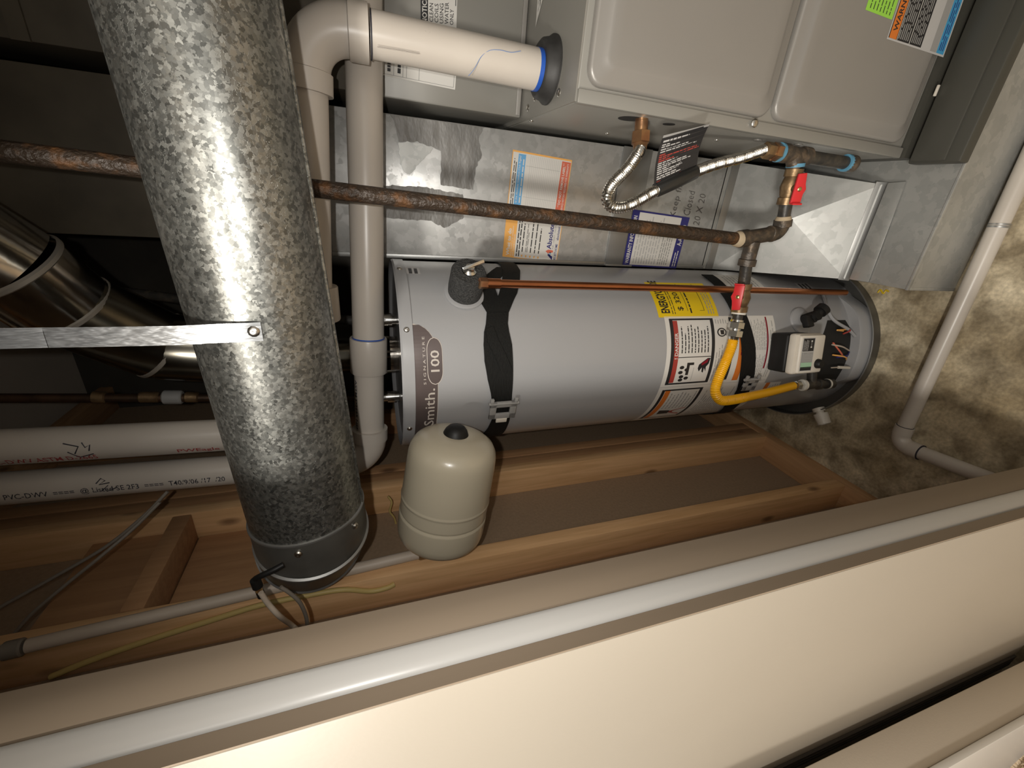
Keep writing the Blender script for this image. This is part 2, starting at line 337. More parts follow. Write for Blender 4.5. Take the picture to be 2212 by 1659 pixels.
class Sheet:
    """u runs right, v runs up, both 0..1; fn(u, v, lift) gives the world point."""
    def __init__(s, fn, nu=1): s.fn = fn; s.mb = MB(); s.nu = nu; s.k = 0
    def rect(s, u0, v0, u1, v1, m, layer=0):
        n = max(1, int(math.ceil(s.nu * abs(u1 - u0)))); vs = []; fs = []; L = 0.0004 + 0.00022 * layer
        for i in range(n + 1):
            u = u0 + (u1 - u0) * i / n; vs += [s.fn(u, v0, L), s.fn(u, v1, L)]
        for i in range(n): fs.append((2 * i, 2 * i + 2, 2 * i + 3, 2 * i + 1))
        s.mb.add(vs, fs, m); return s
    def poly(s, uv, m, layer=1):
        L = 0.0004 + 0.00022 * layer; s.mb.add([s.fn(u, v, L) for u, v in uv], [tuple(range(len(uv)))], m); return s
    def text(s, t, u, v, w_, h, m, layer=2, bold=0.0, turn=False):
        vs, fs, W, Hh = text_geo(t, bold); L = 0.0004 + 0.00022 * layer
        if turn: pts = [s.fn(u + w_ * (1 - y / Hh), v + h * x / W, L) for x, y in vs]
        else: pts = [s.fn(u + w_ * x / W, v + h * y / Hh, L) for x, y in vs]
        s.mb.add(pts, fs, m); return s
    def lines(s, u0, v0, u1, v1, n, m, fill=0.5, ragged=0.3, layer=1, words=True):
        dv = (v1 - v0) / n
        for i in range(n):
            v = v1 - dv * (i + 1) + dv * (1 - fill) / 2; e = u1 - (u1 - u0) * ragged * random.random(); u = u0
            while u < e - 0.01 * (u1 - u0):
                l = (u1 - u0) * (random.uniform(.06, .2) if words else 1.0); q = min(e, u + l)
                s.rect(u, v, q, v + dv * fill, m, layer); u = q + (u1 - u0) * .025
        return s
    def frame(s, u0, v0, u1, v1, tu, tv, m, layer=1):
        s.rect(u0, v0, u1, v0 + tv, m, layer); s.rect(u0, v1 - tv, u1, v1, m, layer); s.rect(u0, v0, u0 + tu, v1, m, layer); s.rect(u1 - tu, v0, u1, v1, m, layer); return s
    def build(s, name, parent=None): return s.mb.build(name, parent, smooth=False)
def quad_fn(bl, br, tr, tl):
    bl, br, tr, tl = V(bl), V(br), V(tr), V(tl); n = (br - bl).cross(tl - bl).normalized()
    def f(u, v, L): return (bl * (1 - u) + br * u) * (1 - v) + (tl * (1 - u) + tr * u) * v + n * L
    return f
def recalc_off(o): return o

# ================================================================== SETTING
# floor of bare concrete inside the closet, carpet outside the sliding doors
struct(MB().box((-2.6, 0.135, -0.12), (1.4, 1.9, 0.0), 'concrete').build('floor', smooth=False))
def carpet():
    mb = MB(); mb.box((-2.6, -2.4, -0.12), (1.8, 0.135, -0.004), 'carpet')
    rnd = random.Random(3)
    for i in range(1500):
        x = rnd.uniform(-1.30, -1.02); y = rnd.uniform(-0.03, 0.102); h = rnd.uniform(.006, .011); a = rnd.uniform(0, 6.28); d = .004
        q = [(x + d * math.cos(a + k * 2.094), y + d * math.sin(a + k * 2.094), -.004) for k in range(3)] + [(x + rnd.uniform(-.004, .004), y + rnd.uniform(-.004, .004), h)]
        mb.add(q, [(0, 1, 3), (1, 2, 3), (2, 0, 3)], 'carpet' if rnd.random() < .6 else 'carpet_d')
    o = mb.build('carpet', smooth=False); o['kind'] = 'stuff'; tag(o, 'speckled tan carpet pile on the floor outside the closet doors', 'carpet')
M['carpet'] = mat('carpet_tan', (0.62, 0.50, 0.36), 0.95, 0, (0.40, 0.28, 0.16), 160, (1, 1, 1), 3, 0.45, 0.6)
M['carpet_d'] = mat('carpet_brown', (0.30, 0.20, 0.11), 0.95)
carpet()
struct(MB().box((-2.6, -2.4, 2.44), (1.8, 1.9, 2.56), 'paint').build('ceiling', smooth=False))
# back wall and right wall of the closet, dark foundation
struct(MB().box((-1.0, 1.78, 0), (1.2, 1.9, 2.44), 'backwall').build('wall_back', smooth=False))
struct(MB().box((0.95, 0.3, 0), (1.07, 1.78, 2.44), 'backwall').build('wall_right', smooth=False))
# left wall: drywall seen from behind, with its framing
wl = struct(MB().box((-0.856, 0.30, 0.0), (-0.842, 1.78, 2.44), 'drywall').build('wall_left', smooth=False))
def member(name, lo, hi, m): return MB().box(lo, hi, m).build(name, wl, bevel=0.0025)
member('bottom_plate', (-0.842, 0.58, 0.0), (-0.753, 1.78, 0.038), 'wood_y')
member('stud', (-0.842, 0.673, 0.038), (-0.753, 0.711, 2.36), 'wood')
member('stud', (-0.842, 0.973, 0.038), (-0.752, 1.006, 2.36), 'wood')
member('stud', (-0.842, 1.010, 0.038), (-0.757, 1.048, 2.36), 'wood_d')
member('stud', (-0.842, 1.052, 0.038), (-0.757, 1.090, 2.36), 'wood_d')
member('stud', (-0.842, 1.40, 0.038), (-0.753, 1.438, 2.36), 'wood_d')
member('jack_stud', (-0.872, 0.595, 0.0), (-0.824, 0.655, 2.355), 'wood')
member('top_plate', (-0.842, 0.58, 2.36), (-0.753, 1.78, 2.40), 'wood_y')
blk = member('blocking', (-0.842, 0.713, 1.88), (-0.753, 0.971, 1.918), 'wood_d')
bd = member('backing_board', (-0.842, 0.713, 1.62), (-0.825, 0.971, 1.878), 'wood_d')
bd = member('backing_board', (-0.842, 0.713, 1.922), (-0.80, 0.971, 2.08), 'wood_d')
# front wall around the door opening
wf = MB()
wf.box((-2.6, 0.120, 0.0), (-0.865, 0.186, 2.44), 'paint'); wf.box((-0.865, 0.120, 1.985), (0.72, 0.31, 2.44), 'paint'); wf.box((0.72, 0.120, 0), (1.8, 0.30, 2.44), 'paint')
struct(wf.build('wall_front', smooth=False))
struct(MB().box((-1.9, 0.108, 0.0), (-0.842, 0.1195, 1.985), 'trimw').build('trim_1', bevel=.003))       # flat white casing left of the opening
tr2 = struct(MB().box((-0.8649, 0.1205, 0.052), (-0.850, 0.185, 1.985), 'paint').build('trim_2', bevel=.002))
MB().box((-0.8649, 0.1205, 0.0005), (-0.850, 0.185, 0.046), 'paint').build('plinth_block', tr2, bevel=.002)
MB().box((-0.8649, 0.1215, 0.046), (-0.852, 0.184, 0.052), 'bristle').build('gap_strip', tr2, smooth=False)     # jamb lining; the dark strip paints in the shade of its gap
# front sliding leaf
M['edge_tan'] = mat('shaded_door_edge', (0.245, 0.19, 0.135), 0.6, 0, (0.225, 0.173, 0.122), 30, (1, 1, .05))  # door paint with the dimness of grazing light put into its colour
d1 = struct(MB().box((-1.5, 0.210, 0.035), (-0.375, 0.2265, 1.96), 'doorpaint').build('door_1', bevel=.002))
MB().box((-0.3755, 0.211, 0.036), (-0.373, 0.2255, 1.959), 'edge_tan').build('shaded_edge', d1, smooth=False)
for k in range(3): MB().box((-0.900 - .012 * k, 0.2052, 0.05), (-0.890 - .012 * k, 0.2095, 1.95), 'bristle').build('brush_seal', d1, smooth=False)
# rear sliding leaf with a rounded white edge bead
d2 = struct(MB().box((-1.5, 0.262, 0.050), (-0.384, 0.306, 1.96), 'edge_tan').build('door_2', bevel=.002))
bead = MB()
prof = [(-.384, .2600), (-.3800, .2590), (-.3770, .2565), (-.3755, .2520), (-.3750, .2460), (-.3752, .2390), (-.3770, .2330), (-.3810, .2290), (-.388, .2275), (-.41, .2275), (-.41, .2619)]
bead.prism(prof, .050, 1.96, 'trimw'); bead.build('edge_bead', d2, ang=50)
MB().box((-0.849, 0.20, 1.963), (0.72, 0.31, 1.984), 'seam').build('head_track', struct(MB().box((-0.849, 0.108, 1.975), (0.72, 0.1195, 2.04), 'trimw').build('trim_3')), smooth=False)

# ================================================================== FURNACE
FX0, FX1, FY, FB, FT, FD = 0.158, 0.690, 0.779, 0.235, 1.087, 1.50
fu = thing('furnace', 'tall grey gas furnace cabinet with two front panels and a gas hose in its side', 'furnace', (0.42, 1.1, FB))
cb = MB().box((FX0, FY + .004, FB), (FX1, FD, FT), 'furnace_side')
cb.build('cabinet', fu, bevel=.003)
# turned front flange of the side sheet
MB().box((FX0 - .0005, FY - .002, FB), (FX0 + .021, FY + .012, FT), 'furnace_side').build('side_flange', fu, bevel=.002)
def door_panel(z0, z1):
    x0, x1 = FX0 + .026, FX1 - .026
    bm = bmesh.new(); y = FY - .008
    def ring(i, yy, r):
        pts = []
        for (cx, cz, a0) in ((x1 - i - r, z1 - i - r, 0), (x0 + i + r, z1 - i - r, pi / 2), (x0 + i + r, z0 + i + r, pi), (x1 - i - r, z0 + i + r, 1.5 * pi)):
            for k in range(7):
                a = a0 + k * pi / 12; pts.append(bm.verts.new((cx + r * math.cos(a), yy, cz + r * math.sin(a))))
        return pts
    rs = [ring(0, FY + .003, .028), ring(0, y + .006, .028), ring(.002, y + .002, .027), ring(.006, y, .024), ring(.018, y, .02), ring(.026, y - .006, .018), ring(.032, y - .0075, .016), ring(.05, y - .0075, .01)]
    for a, b in zip(rs, rs[1:]):
        for i in range(28): bm.faces.new((a[i], a[(i + 1) % 28], b[(i + 1) % 28], b[i]))
    bm.faces.new(rs[-1]); bm.verts.index_update()
    mb = MB(); mb.add([q.co.copy() for q in bm.verts], [tuple(q.index for q in f.verts) for f in bm.faces], 'furnace'); bm.free(); return mb
ZS = 0.662
door_panel(ZS + .004, FT - .012).build('upper_panel', fu, ang=50)
door_panel(FB + .02, ZS - .004).build('lower_panel', fu, ang=50)
tp = MB().box((FX0 + .002, FY + .004, FT), (FX1, FD, FT + .003), 'furnace_side')
tp.build('top_sheet', fu, smooth=False)
screws('top_screw', fu, [(p, (0, 0, 1), .007) for p in [(0.2616,0.9019,1.0900), (0.1842,0.8572,1.0900), (0.1953,0.9845,1.0900), (0.1823,1.0233,1.0900)]])
screws('side_screw', fu, [(p, (-1, 0, 0), .005) for p in [(0.1580,1.0158,1.0816), (0.1580,1.0294,0.8812), (0.1580,0.9037,0.6669)]] + [((0.1730,0.7720,0.6977), (0, -1, 0), .008)])
for c, r in (((0.1580,0.8333,0.9440), .024), ((0.1580,0.8260,0.8593), .012)): MB().lathe(V(c) - V((.0002, 0, 0)), (-1, 0, 0), [(0, r), (.0006, r)], 'dark', 24).build('side_opening', fu)  # flat dark discs paint the shade inside the holes
for c in ((0.1580,0.8345,0.6167), (0.1580,0.8136,0.5198)): MB().lathe(c, (-1, 0, 0), [(0, .009), (.002, .009), (.003, .006)], 'furnace', 16).build('knockout', fu)
# grommet where the vent pipe enters
PV = V((0.2237,0.9050,1.1144))
g = MB(); gc = V((PV.x + .004, .911, FT + .003))
g.lathe(gc, (0, 0, 1), [(0, .056), (.004, .056), (.010, .051), (.022, .048), (.026, .043), (.026, .036)], 'rubber', 40)
lab(g.build('pipe_grommet', fu), 'black rubber grommet')
s_ = Sheet(quad_fn((0.2005,0.8695,1.0905), (0.2544,0.8733,1.0905), (0.2584,0.8913,1.0905), (0.2072,0.9000,1.0905)))
s_.rect(0, 0, 1, 1, 'paper'); s_.text('R410A 013', .08, .25, .45, .45, 'p_ink', 2); s_.lines(.58, .2, .94, .8, 3, 'p_ink', .5, .1); s_.build('barcode_sticker', fu)
s_ = Sheet(quad_fn((0.3319,1.0035,1.0905), (0.3721,0.9716,1.0905), (0.3803,0.9975,1.0905), (0.3628,1.0097,1.0905)))
s_.rect(-.3, 0, 1, 3, 'paper'); s_.lines(0, .2, .9, 2.8, 7, 'p_grey', .4); s_.build('rating_sticker', fu)
# warning stickers on the lower panel front
yp = FY - .0155
s_ = Sheet(quad_fn((0.3466,0.7635,0.2493), (0.5174,0.7635,0.2653), (0.4945,0.7635,0.4412), (0.3484,0.7635,0.4338)))
yp_ = s_
s_.rect(0, 0, 1, 1, 'p_lgrey'); s_.rect(.02, .02, .98, .15, 'p_cyan', 1); s_.rect(.02, .27, .98, .43, 'p_lgrey', 1)
s_.rect(.02, .43, .98, .985, 'p_ink', 1); s_.rect(.02, .86, .98, .975, 'p_orange', 2); s_.text('WARNING', .1, .885, .5, .065, 'p_ink', 3, .02)
s_.lines(.04, .66, .96, .84, 6, 'p_grey', .45, .2, 2); s_.lines(.04, .45, .96, .62, 6, 'p_grey', .45, .2, 2)
s_.rect(.02, .845, .98, .852, 'paper', 3); s_.rect(.02, .635, .98, .644, 'paper', 3); s_.lines(.05, .04, .95, .13, 3, 'p_navy', .4, .2, 2)
s_.rect(.02, .155, .98, .262, 'p_grey', 1); s_.build('warning_sticker', fu)
s_ = Sheet(quad_fn((0.3777,0.7635,0.4383), (0.4552,0.7635,0.4421), (0.4563,0.7635,0.5192), (0.3796,0.7635,0.5163)))
s_.rect(0, 0, 1, 1, 'p_green'); s_.lines(.06, .08, .94, .92, 7, 'p_ink', .22, .3); lab(s_.build('green_sticker', fu), 'lime green sticker')

# filter rack / base box under the furnace
fb = thing('filter_base_box', 'low bare galvanised base box on the concrete, carrying the furnace and duct foot', 'duct box', (0.3, 0.9, 0))
bx = MB(); bx.box((-.13, .670, 0), (FX1 + .06, .86, .188), 'sheet2'); bx.box((.02, .86, 0), (FX1 + .06, 1.52, .188), 'sheet2')
bx.build('box', fb, smooth=False)
MB().box((-.1315, .6685, .180), (FX1 + .06, .674, .190), 'sheet2').build('folded_edge', fb, bevel=.001)
MB().box((-.1315, .6685, .0), (-.124, .6735, .1795), 'sheet2').build('folded_edge', fb, bevel=.001)
fr = thing('filter_rack', 'dark grey painted filter rack with flat lid, projecting below the furnace front', 'filter rack', (0.42, 0.75, .1905))
MB().box((.146, .664, .1905), (FX1 + .05, FY - .014, .222), 'darkgrey').build('lid', fr, bevel=.004)
MB().box((.150, .690, .2225), (FX1 + .05, FY - .020, .2285), 'darkgrey').build('lid_rib', fr, bevel=.002)
MB().box((FX0, FY - .010, .1905), (FX1, FD, FB - .001), 'darkgrey').build('rack_frame', fr, smooth=False)
MB().box((0.2776,0.7560,0.2322), (0.2986,0.7600,0.2382), 'white').build('pull_tab', fr, bevel=.001)

# coil cabinet on top of the furnace
cc = thing('coil_cabinet', 'dark grey evaporator coil cabinet standing on the furnace top, with white notices', 'coil cabinet', (0.42, 1.28, FT + .0035))
MB().box((.168, 1.067, FT + .0035), (FX1, 1.5, 1.455), 'furnace_side').build('cabinet', cc, bevel=.004)
MB().box((.172, 1.064, FT + .006), (FX1 - .01, 1.068, FT + .016), 'furnace').build('bottom_flange', cc, bevel=.001)
yc = 1.0655
s_ = Sheet(quad_fn((0.2806,1.0655,1.2435), (0.4080,1.0655,1.2421), (0.3936,1.0655,1.3151), (0.2803,1.0655,1.3153)))
s_.rect(0, 0, 1, 1, 'paper'); s_.rect(0, .80, 1, 1, 'p_ink', 1); s_.text('NOTICE', .20, .83, .36, .13, 'paper', 2, .02)
for i, tx in enumerate(('CLEAN', 'COILS', 'USING', 'WATER', 'ONLY')): s_.text(tx, .235, .66 - .142 * i, (.25, .25, .26, .28, .20)[i], .105, 'p_ink', 2, .004)
s_.rect(.48, .03, .75, .05, 'p_ink', 1); s_.build('notice_sticker', cc)
s_ = Sheet(quad_fn((0.2012,1.0655,1.2436), (0.2736,1.0655,1.2385), (0.2761,1.0655,1.4207), (0.2066,1.0655,1.4249)))
s_.rect(0, 0, 1, 1, 'paper'); s_.frame(.04, .02, .97, .98, .012, .006, 'p_grey')
for v in (.42, .56, .60, .70, .80, .90): s_.rect(.05, v, .97, v + .006, 'p_grey', 1)
for v in (.62, .73, .83): s_.lines(.12, v, .8, v + .05, 1, 'p_ink', .7, .2)
s_.build('rating_plate', cc)
# supply plenum above the coil
M['boot_sheet'] = galv('boot_sheet', 0.02, (0.37, 0.375, 0.36), (0.41, 0.41, 0.395), 0.40, 0.03, 0.5, 1.6, 0.0)
M['duct_dark'] = mat('shaded_duct_sheet', (0.085, 0.07, 0.048), 0.65, 0.1, (0.055, 0.045, 0.03), 9)  # duct metal with the shade overhead put into its colour
sp = thing('supply_plenum', 'dark sheet metal supply plenum rising above the coil cabinet to the ceiling', 'duct', (0.42, 1.28, 1.456))
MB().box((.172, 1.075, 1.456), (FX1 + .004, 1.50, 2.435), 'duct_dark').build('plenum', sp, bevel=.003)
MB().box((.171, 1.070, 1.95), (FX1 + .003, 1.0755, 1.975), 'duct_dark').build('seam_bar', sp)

# ================================================================== RETURN DUCT
DY, DL, DR = 1.09, -.157, .144
rd = thing('return_duct', 'flat bare galvanised return duct beside the furnace, with stickers and marker writing', 'duct', (0.0, 1.2, .1885))
MB().box((DL, DY, .44), (DR, 1.46, 1.52), 'sheet').build('lower_duct', rd, bevel=.002)
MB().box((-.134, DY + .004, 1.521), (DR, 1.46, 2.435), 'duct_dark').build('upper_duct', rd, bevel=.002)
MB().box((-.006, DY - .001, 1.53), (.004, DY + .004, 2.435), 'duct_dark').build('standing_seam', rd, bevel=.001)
# corner flange along the left edge
MB().box((DL - .0005, DY - .004, .44), (DL + .010, DY - .0005, 1.52), 'seam').build('corner_flange', rd, bevel=.001)
# slip joint band
jz0, jz1 = V((0.0011,1.0900,0.7065)).z, V((-0.0049,1.0900,0.7949)).z
MB().box((DL - .0008, DY - .005, jz0), (DR + .001, DY - .0005, jz1), 'seam').box((DL - .001, DY - .008, jz0), (DL + .004, DY + .01, jz1), 'seam').build('slip_joint', rd, bevel=.001)
tz0, tz1 = V((-0.0007,1.0900,0.3478)).z, V((-0.0058,1.0900,0.4291)).z
MB().box((DL - .0006, DY - .003, tz0), (DR, DY - .0005, tz1), 'seam').box((DL - .0008, DY - .005, tz0 + .015), (DR, DY - .0015, tz0 + .027), 'sheet').build('drive_seam', rd, bevel=.001)
# boot: cross-broken panel sloping forward to the base box
bt = MB()
TL, TR = V((DL, DY, .405)), V((DR, DY, .405)); BL, BR = V((-.132, .815, .200)), V((.104, .815, .200))
ctr = (TL + TR + BL + BR) / 4 + V((.018, -.013, .017))
b2 = [V((DL, 1.10, .1885)), V((DR, 1.10, .1885)), V((DL, 1.46, .44)), V((DR, 1.46, .44))]
bt.add([TL, TR, BR, BL, ctr], [(0, 1, 4), (1, 2, 4), (2, 3, 4), (3, 0, 4)], 'boot_sheet')
bt.add([TL, BL, V((-.132, .86, .1895)), V((DL + .02, 1.09, .30))], [(0, 1, 2, 3)], 'boot_sheet')
bt.add([TR, BR, V((.104, .86, .1895)), V((DR, 1.09, .1895))], [(0, 1, 2, 3)], 'boot_sheet')
bt.add([TL, TR, V((DR, DY, .445)), V((DL, DY, .445))], [(0, 1, 2, 3)], 'boot_sheet')
bt.build('boot', rd, smooth=False)
fl = MB()
fl.slab([BL + V((-.004, -.004, -.012)), BR + V((.006, -.004, -.012)), BR + V((.006, .012, .008)), BL + V((-.004, .012, .008))], (0, -.6, .8), .004, 'seam')
fl.slab([V((-.130, .760, .190)), V((.112, .770, .190)), V((.108, .806, .196)), V((-.131, .806, .196))], (0, -.3, .95), .003, 'sheet2')
fl.build('boot_flange', rd, bevel=.001)
# sealant: brushed grey mastic and bare foil corner near the furnace coil
def pts_poly(name, pts, m, th=.002):
    rn = random.Random(len(pts)); o_ = []
    for a, b in zip(pts, pts[1:] + pts[:1]):
        a, b = V(a), V(b); n = max(1, int((b - a).length / .006))
        for i in range(n): o_.append(a + (b - a) * (i / n) + V((rn.uniform(-.0016, .0016), 0, rn.uniform(-.0016, .0016))))
    pts = [V((min(p.x, DR - .002), p.y, p.z)) for p in o_]
    MB().slab(pts, (0, -1, 0), th, m).build(name, rd, smooth=False)
yd = DY - .0004
pts_poly('sealant_smear', [(0.1539,1.0896,1.3886), (0.1510,1.0896,1.2302), (0.1511,1.0896,1.1697), (0.1182,1.0896,1.1813), (0.0858,1.0896,1.1730), (0.0582,1.0896,1.1853), (0.0097,1.0896,1.1900), (0.0133,1.0896,1.2687), (0.0855,1.0896,1.2683), (0.0971,1.0896,1.3234), (0.0930,1.0896,1.3617), (0.1306,1.0896,1.3703)], 'smear')
pts_poly('sealant_smear', [(0.0026,1.0896,1.3981), (0.0072,1.0896,1.3193), (-0.0025,1.0896,1.2148), (-0.0545,1.0896,1.2108), (-0.0809,1.0896,1.2587), (-0.0680,1.0896,1.2926), (-0.0671,1.0896,1.3473), (-0.0664,1.0896,1.4012)], 'smear', .0016)
pts_poly('foil_patch', [(0.0893,1.0896,1.3628), (0.0958,1.0896,1.3436), (0.0883,1.0896,1.2862), (0.0285,1.0896,1.3410), (0.0367,1.0896,1.3552), (0.0575,1.0896,1.3618)], 'sheet2', .0022)
# stickers
s_ = Sheet(quad_fn((-0.1541,1.0893,0.9464), (0.0982,1.0893,0.9366), (0.1053,1.0893,1.0960), (-0.1437,1.0893,1.1047)))
s_.rect(0, 0, 1, 1, 'p_amber'); s_.rect(.008, .012, .985, .988, 'paper', 1)
s_.rect(0, .80, .50, 1, 'p_amber', 2); s_.text('What to do', .02, .885, .27, .06, 'paper', 3, .03)
s_.text('if your furnace or air conditioner', .02, .845, .30, .03, 'paper', 3, .01); s_.text("isn't working properly:", .02, .81, .22, .03, 'paper', 3, .01)
s_.lines(.02, .70, .48, .78, 2, 'p_ink', .45, .1, 2)
for i in range(5):
    v = .64 - .075 * i; s_.lines(.07, v, .45, v + .05, 1 if i != 1 else 2, 'p_ink', .35, .5, 2); s_.rect(.02, v + .01, .04, v + .035, 'p_amber', 2)
s_.poly([(.02, .10), (.055, .10), (.085, .19), (.065, .19)], 'p_navy', 2); s_.poly([(.085, .19), (.105, .24), (.125, .19), (.12, .10), (.10, .10)], 'p_dred', 2); s_.poly([(.055, .14), (.10, .14), (.10, .16), (.06, .16)], 'p_blue', 2)
s_.text('Absolute', .13, .145, .26, .085, 'p_navy', 3, .02); s_.text('AIR - HEAT - HOME', .13, .10, .26, .03, 'p_grey', 3)
s_.text('801-877-HOME', .02, .03, .17, .045, 'p_navy', 3, .01); s_.text('absoluteair.com', .23, .03, .2, .045, 'p_navy', 3, .01)
s_.rect(.52, .78, .975, .90, 'p_blue', 2); s_.text('Is the Absolute Comfort Club Right?', .54, .845, .42, .04, 'paper', 3, .01); s_.lines(.54, .795, .95, .825, 1, 'paper', .6, .1, 3)
s_.lines(.52, .91, .96, .97, 2, 'p_ink', .4, .2, 2)
for i in range(17): s_.rect(.52, .20 + .031 * i, .975, .2045 + .031 * i, 'p_lgrey', 2)
s_.rect(.60, .19, .602, .76, 'p_grey', 2); s_.rect(.88, .19, .882, .76, 'p_grey', 2)
s_.rect(.50, .015, .975, .17, 'p_dred', 2); s_.text('**DO NOT REMOVE LABEL**', .55, .10, .41, .045, 'paper', 3, .02); s_.text('SERVICE HISTORY REQUIRED FOR WARRANTY', .52, .035, .44, .04, 'paper', 3, .01)
lab(s_.build('service_sticker', rd), 'white and orange service sticker')
s_ = Sheet(quad_fn((-0.1585,1.0840,0.5462), (-0.0123,1.0840,0.5392), (-0.0029,1.0840,0.7353), (-0.1559,1.0840,0.7380)))
s_.rect(0, 0, 1, 1, 'p_navy'); s_.rect(.03, .14, .97, .88, 'paper', 1); s_.text('WARRANTY INFORMATION', .05, .905, .85, .065, 'paper', 3, .02)
s_.lines(.06, .20, .62, .40, 5, 'p_grey', .4, .2, 2); s_.lines(.06, .42, .95, .85, 9, 'p_lgrey', .4, .25, 2)
s_.text('A-Absolute', .45, .03, .4, .08, 'paper', 3, .02); s_.lines(.04, .03, .36, .11, 2, 'paper', .4, .2, 2)
lab(s_.build('warranty_sticker', rd), 'navy bordered warranty sticker')
# marker writing on the sheet
s_ = Sheet(quad_fn((-0.0355,1.0893,0.4897), (0.0898,1.0893,0.4925), (0.1006,1.0893,0.6096), (-0.0223,1.0893,0.6143)))
for tx_ in (('Keep filter', .08, .74, .95, .20), ('Door Closed', -.30, .38, 1.0, .19), ('20 X 20', .02, .04, .68, .18)):
    s_ = Sheet(s_.fn); s_.text(*tx_, 'marker', 0, -.012); s_.build('marker_writing', rd)
#, .08, .74, .95, .20, 'marker', 0, -.012); s_.text('Door Closed', -.30, .38, 1.0, .19, 'marker', 0, -.012); s_.text('20 X 20', .02, .04, .68, .18, 'marker', 0, -.012)

# ================================================================== WATER HEATER
HX, HY, HR_, HT = -.383, 1.025, .2275, 1.392
wh = thing('water_heater', 'tall grey cylindrical gas water heater strapped upright beside the duct', 'water heater', (HX, HY, .012))
def hp(t, z, r=HR_): return V((HX + r * math.sin(t), HY - r * math.cos(t), z))
def hn(t): return V((math.sin(t), -math.cos(t), 0))
def ht(t): return V((math.cos(t), math.sin(t), 0))
ax = (0, 0, 1)
MB().lathe((HX, HY, 0), ax, [(.012, HR_), (.10, HR_), (.5, HR_), (.9, HR_), (HT - .022, HR_)], 'heater', 96).build('jacket', wh)
MB().lathe((HX, HY, 0), ax, [(HT - .026, HR_ + .0005), (HT - .026, HR_ + .003), (HT - .004, HR_ + .003), (HT, HR_ + .001), (HT - .003, HR_ - .004), (HT - .010, HR_ - .010), (HT - .008, .03), (HT - .008, .0001)], 'heater', 96).build('top_cap', wh, ang=25)
screws('cap_screw', wh, [(hp(u[0], HT - .014, HR_ + .003), hn(u[0]), .006) for u in ((0.5680,1.3817), (-0.4407,1.3816), (1.2956,1.3834))])
# brand band
def cyl_fn(t0, t1, z0, z1, r=HR_):
    def f(u, v, L): return hp(t0 + (t1 - t0) * u, z0 + (z1 - z0) * v, r + L)
    return f
zt, zb = V((0, 0, 1.369)).z, V((0, 0, 1.3186)).z
t0, t1 = -.78, 0.631
s_ = Sheet(cyl_fn(t0, t1, zb, zt), 40)
def band(g, m, layer):
    N_ = 40; L = .0004 + .00022 * layer; vs = []; fs = []
    for i in range(N_ + 1):
        u = i / N_ * (1 - g * .012); k = 1.0
        lo_ = 0.0 if u < .80 else 1 - math.sqrt(max(0, 1 - ((u - .80) / .20) ** 2))
        vs += [s_.fn(u, min(lo_, .97) + (g * .022), L), s_.fn(u, 1 - g * .022, L)]
    for i in range(N_): fs.append((2 * i, 2 * i + 2, 2 * i + 3, 2 * i + 1))
    s_.mb.add(vs, fs, m)
band(0, 'p_silver', 0); band(1, 'p_plum', 1)
def pill(g, m, layer):
    u0, u1, v0, v1 = .595 + g * .005, .90 - g * .005, -.20 + g * .02, .44 - g * .02; pts = []
    ru = .085 - g * .004; rv = (v1 - v0) / 2
    for k in range(13):
        a = -pi / 2 + pi * k / 12; pts.append((u1 - ru + ru * math.cos(a), (v0 + v1) / 2 + rv * math.sin(a)))
    for k in range(13):
        a = pi / 2 + pi * k / 12; pts.append((u0 + ru + ru * math.cos(a), (v0 + v1) / 2 + rv * math.sin(a)))
    L = .0004 + .00022 * layer; c = s_.fn((u0 + u1) / 2, (v0 + v1) / 2, L); vs = [s_.fn(a, b, L) for a, b in pts] + [c]; n = len(pts)
    # fan with inner rings so that it follows the curve
    s_.mb.add(vs, [(i, (i + 1) % n, n) for i in range(0)] or [tuple(range(n))], m)
def pill_strip(g, m, layer):
    u0, u1, v0, v1 = .595 + g * .005, .905 - g * .005, -.20 + g * .022, .44 - g * .022; ru = .085; rv = (v1 - v0) / 2; vc = (v0 + v1) / 2; N_ = 36
    L = .0004 + .00022 * layer; vs = []; fs = []
    for i in range(N_ + 1):
        u = u0 + (u1 - u0) * i / N_; d = max(0, u0 + ru - u, u - (u1 - ru)) / ru; h = rv * math.sqrt(max(0, 1 - d * d))
        vs += [s_.fn(u, vc - h, L), s_.fn(u, vc + h, L)]
    for i in range(N_): fs.append((2 * i, 2 * i + 2, 2 * i + 3, 2 * i + 1))
    s_.mb.add(vs, fs, m)
pill_strip(0, 'p_silver', 2); pill_strip(1, 'p_plum', 3)
s_.text('100', .683, -.06, .138, .36, 'p_silver', 4, .012); s_.text('S I G N A T U R E', .60, .50, .31, .10, 'p_silver', 3)
s_.text('AOSmith.', .05, .14, .52, .42, 'p_silver', 3, .005)
lab(s_.build('brand_band', wh), 'plum brand band with silver lettering')
# serial plate far right
s_ = Sheet(cyl_fn(1.22, 1.36, 1.335, 1.365), 6); s_.rect(0, 0, 1, 1, 'p_lgrey'); s_.lines(.05, .1, .9, .9, 2, 'p_ink', .6, .1); s_.build('serial_sticker', wh)
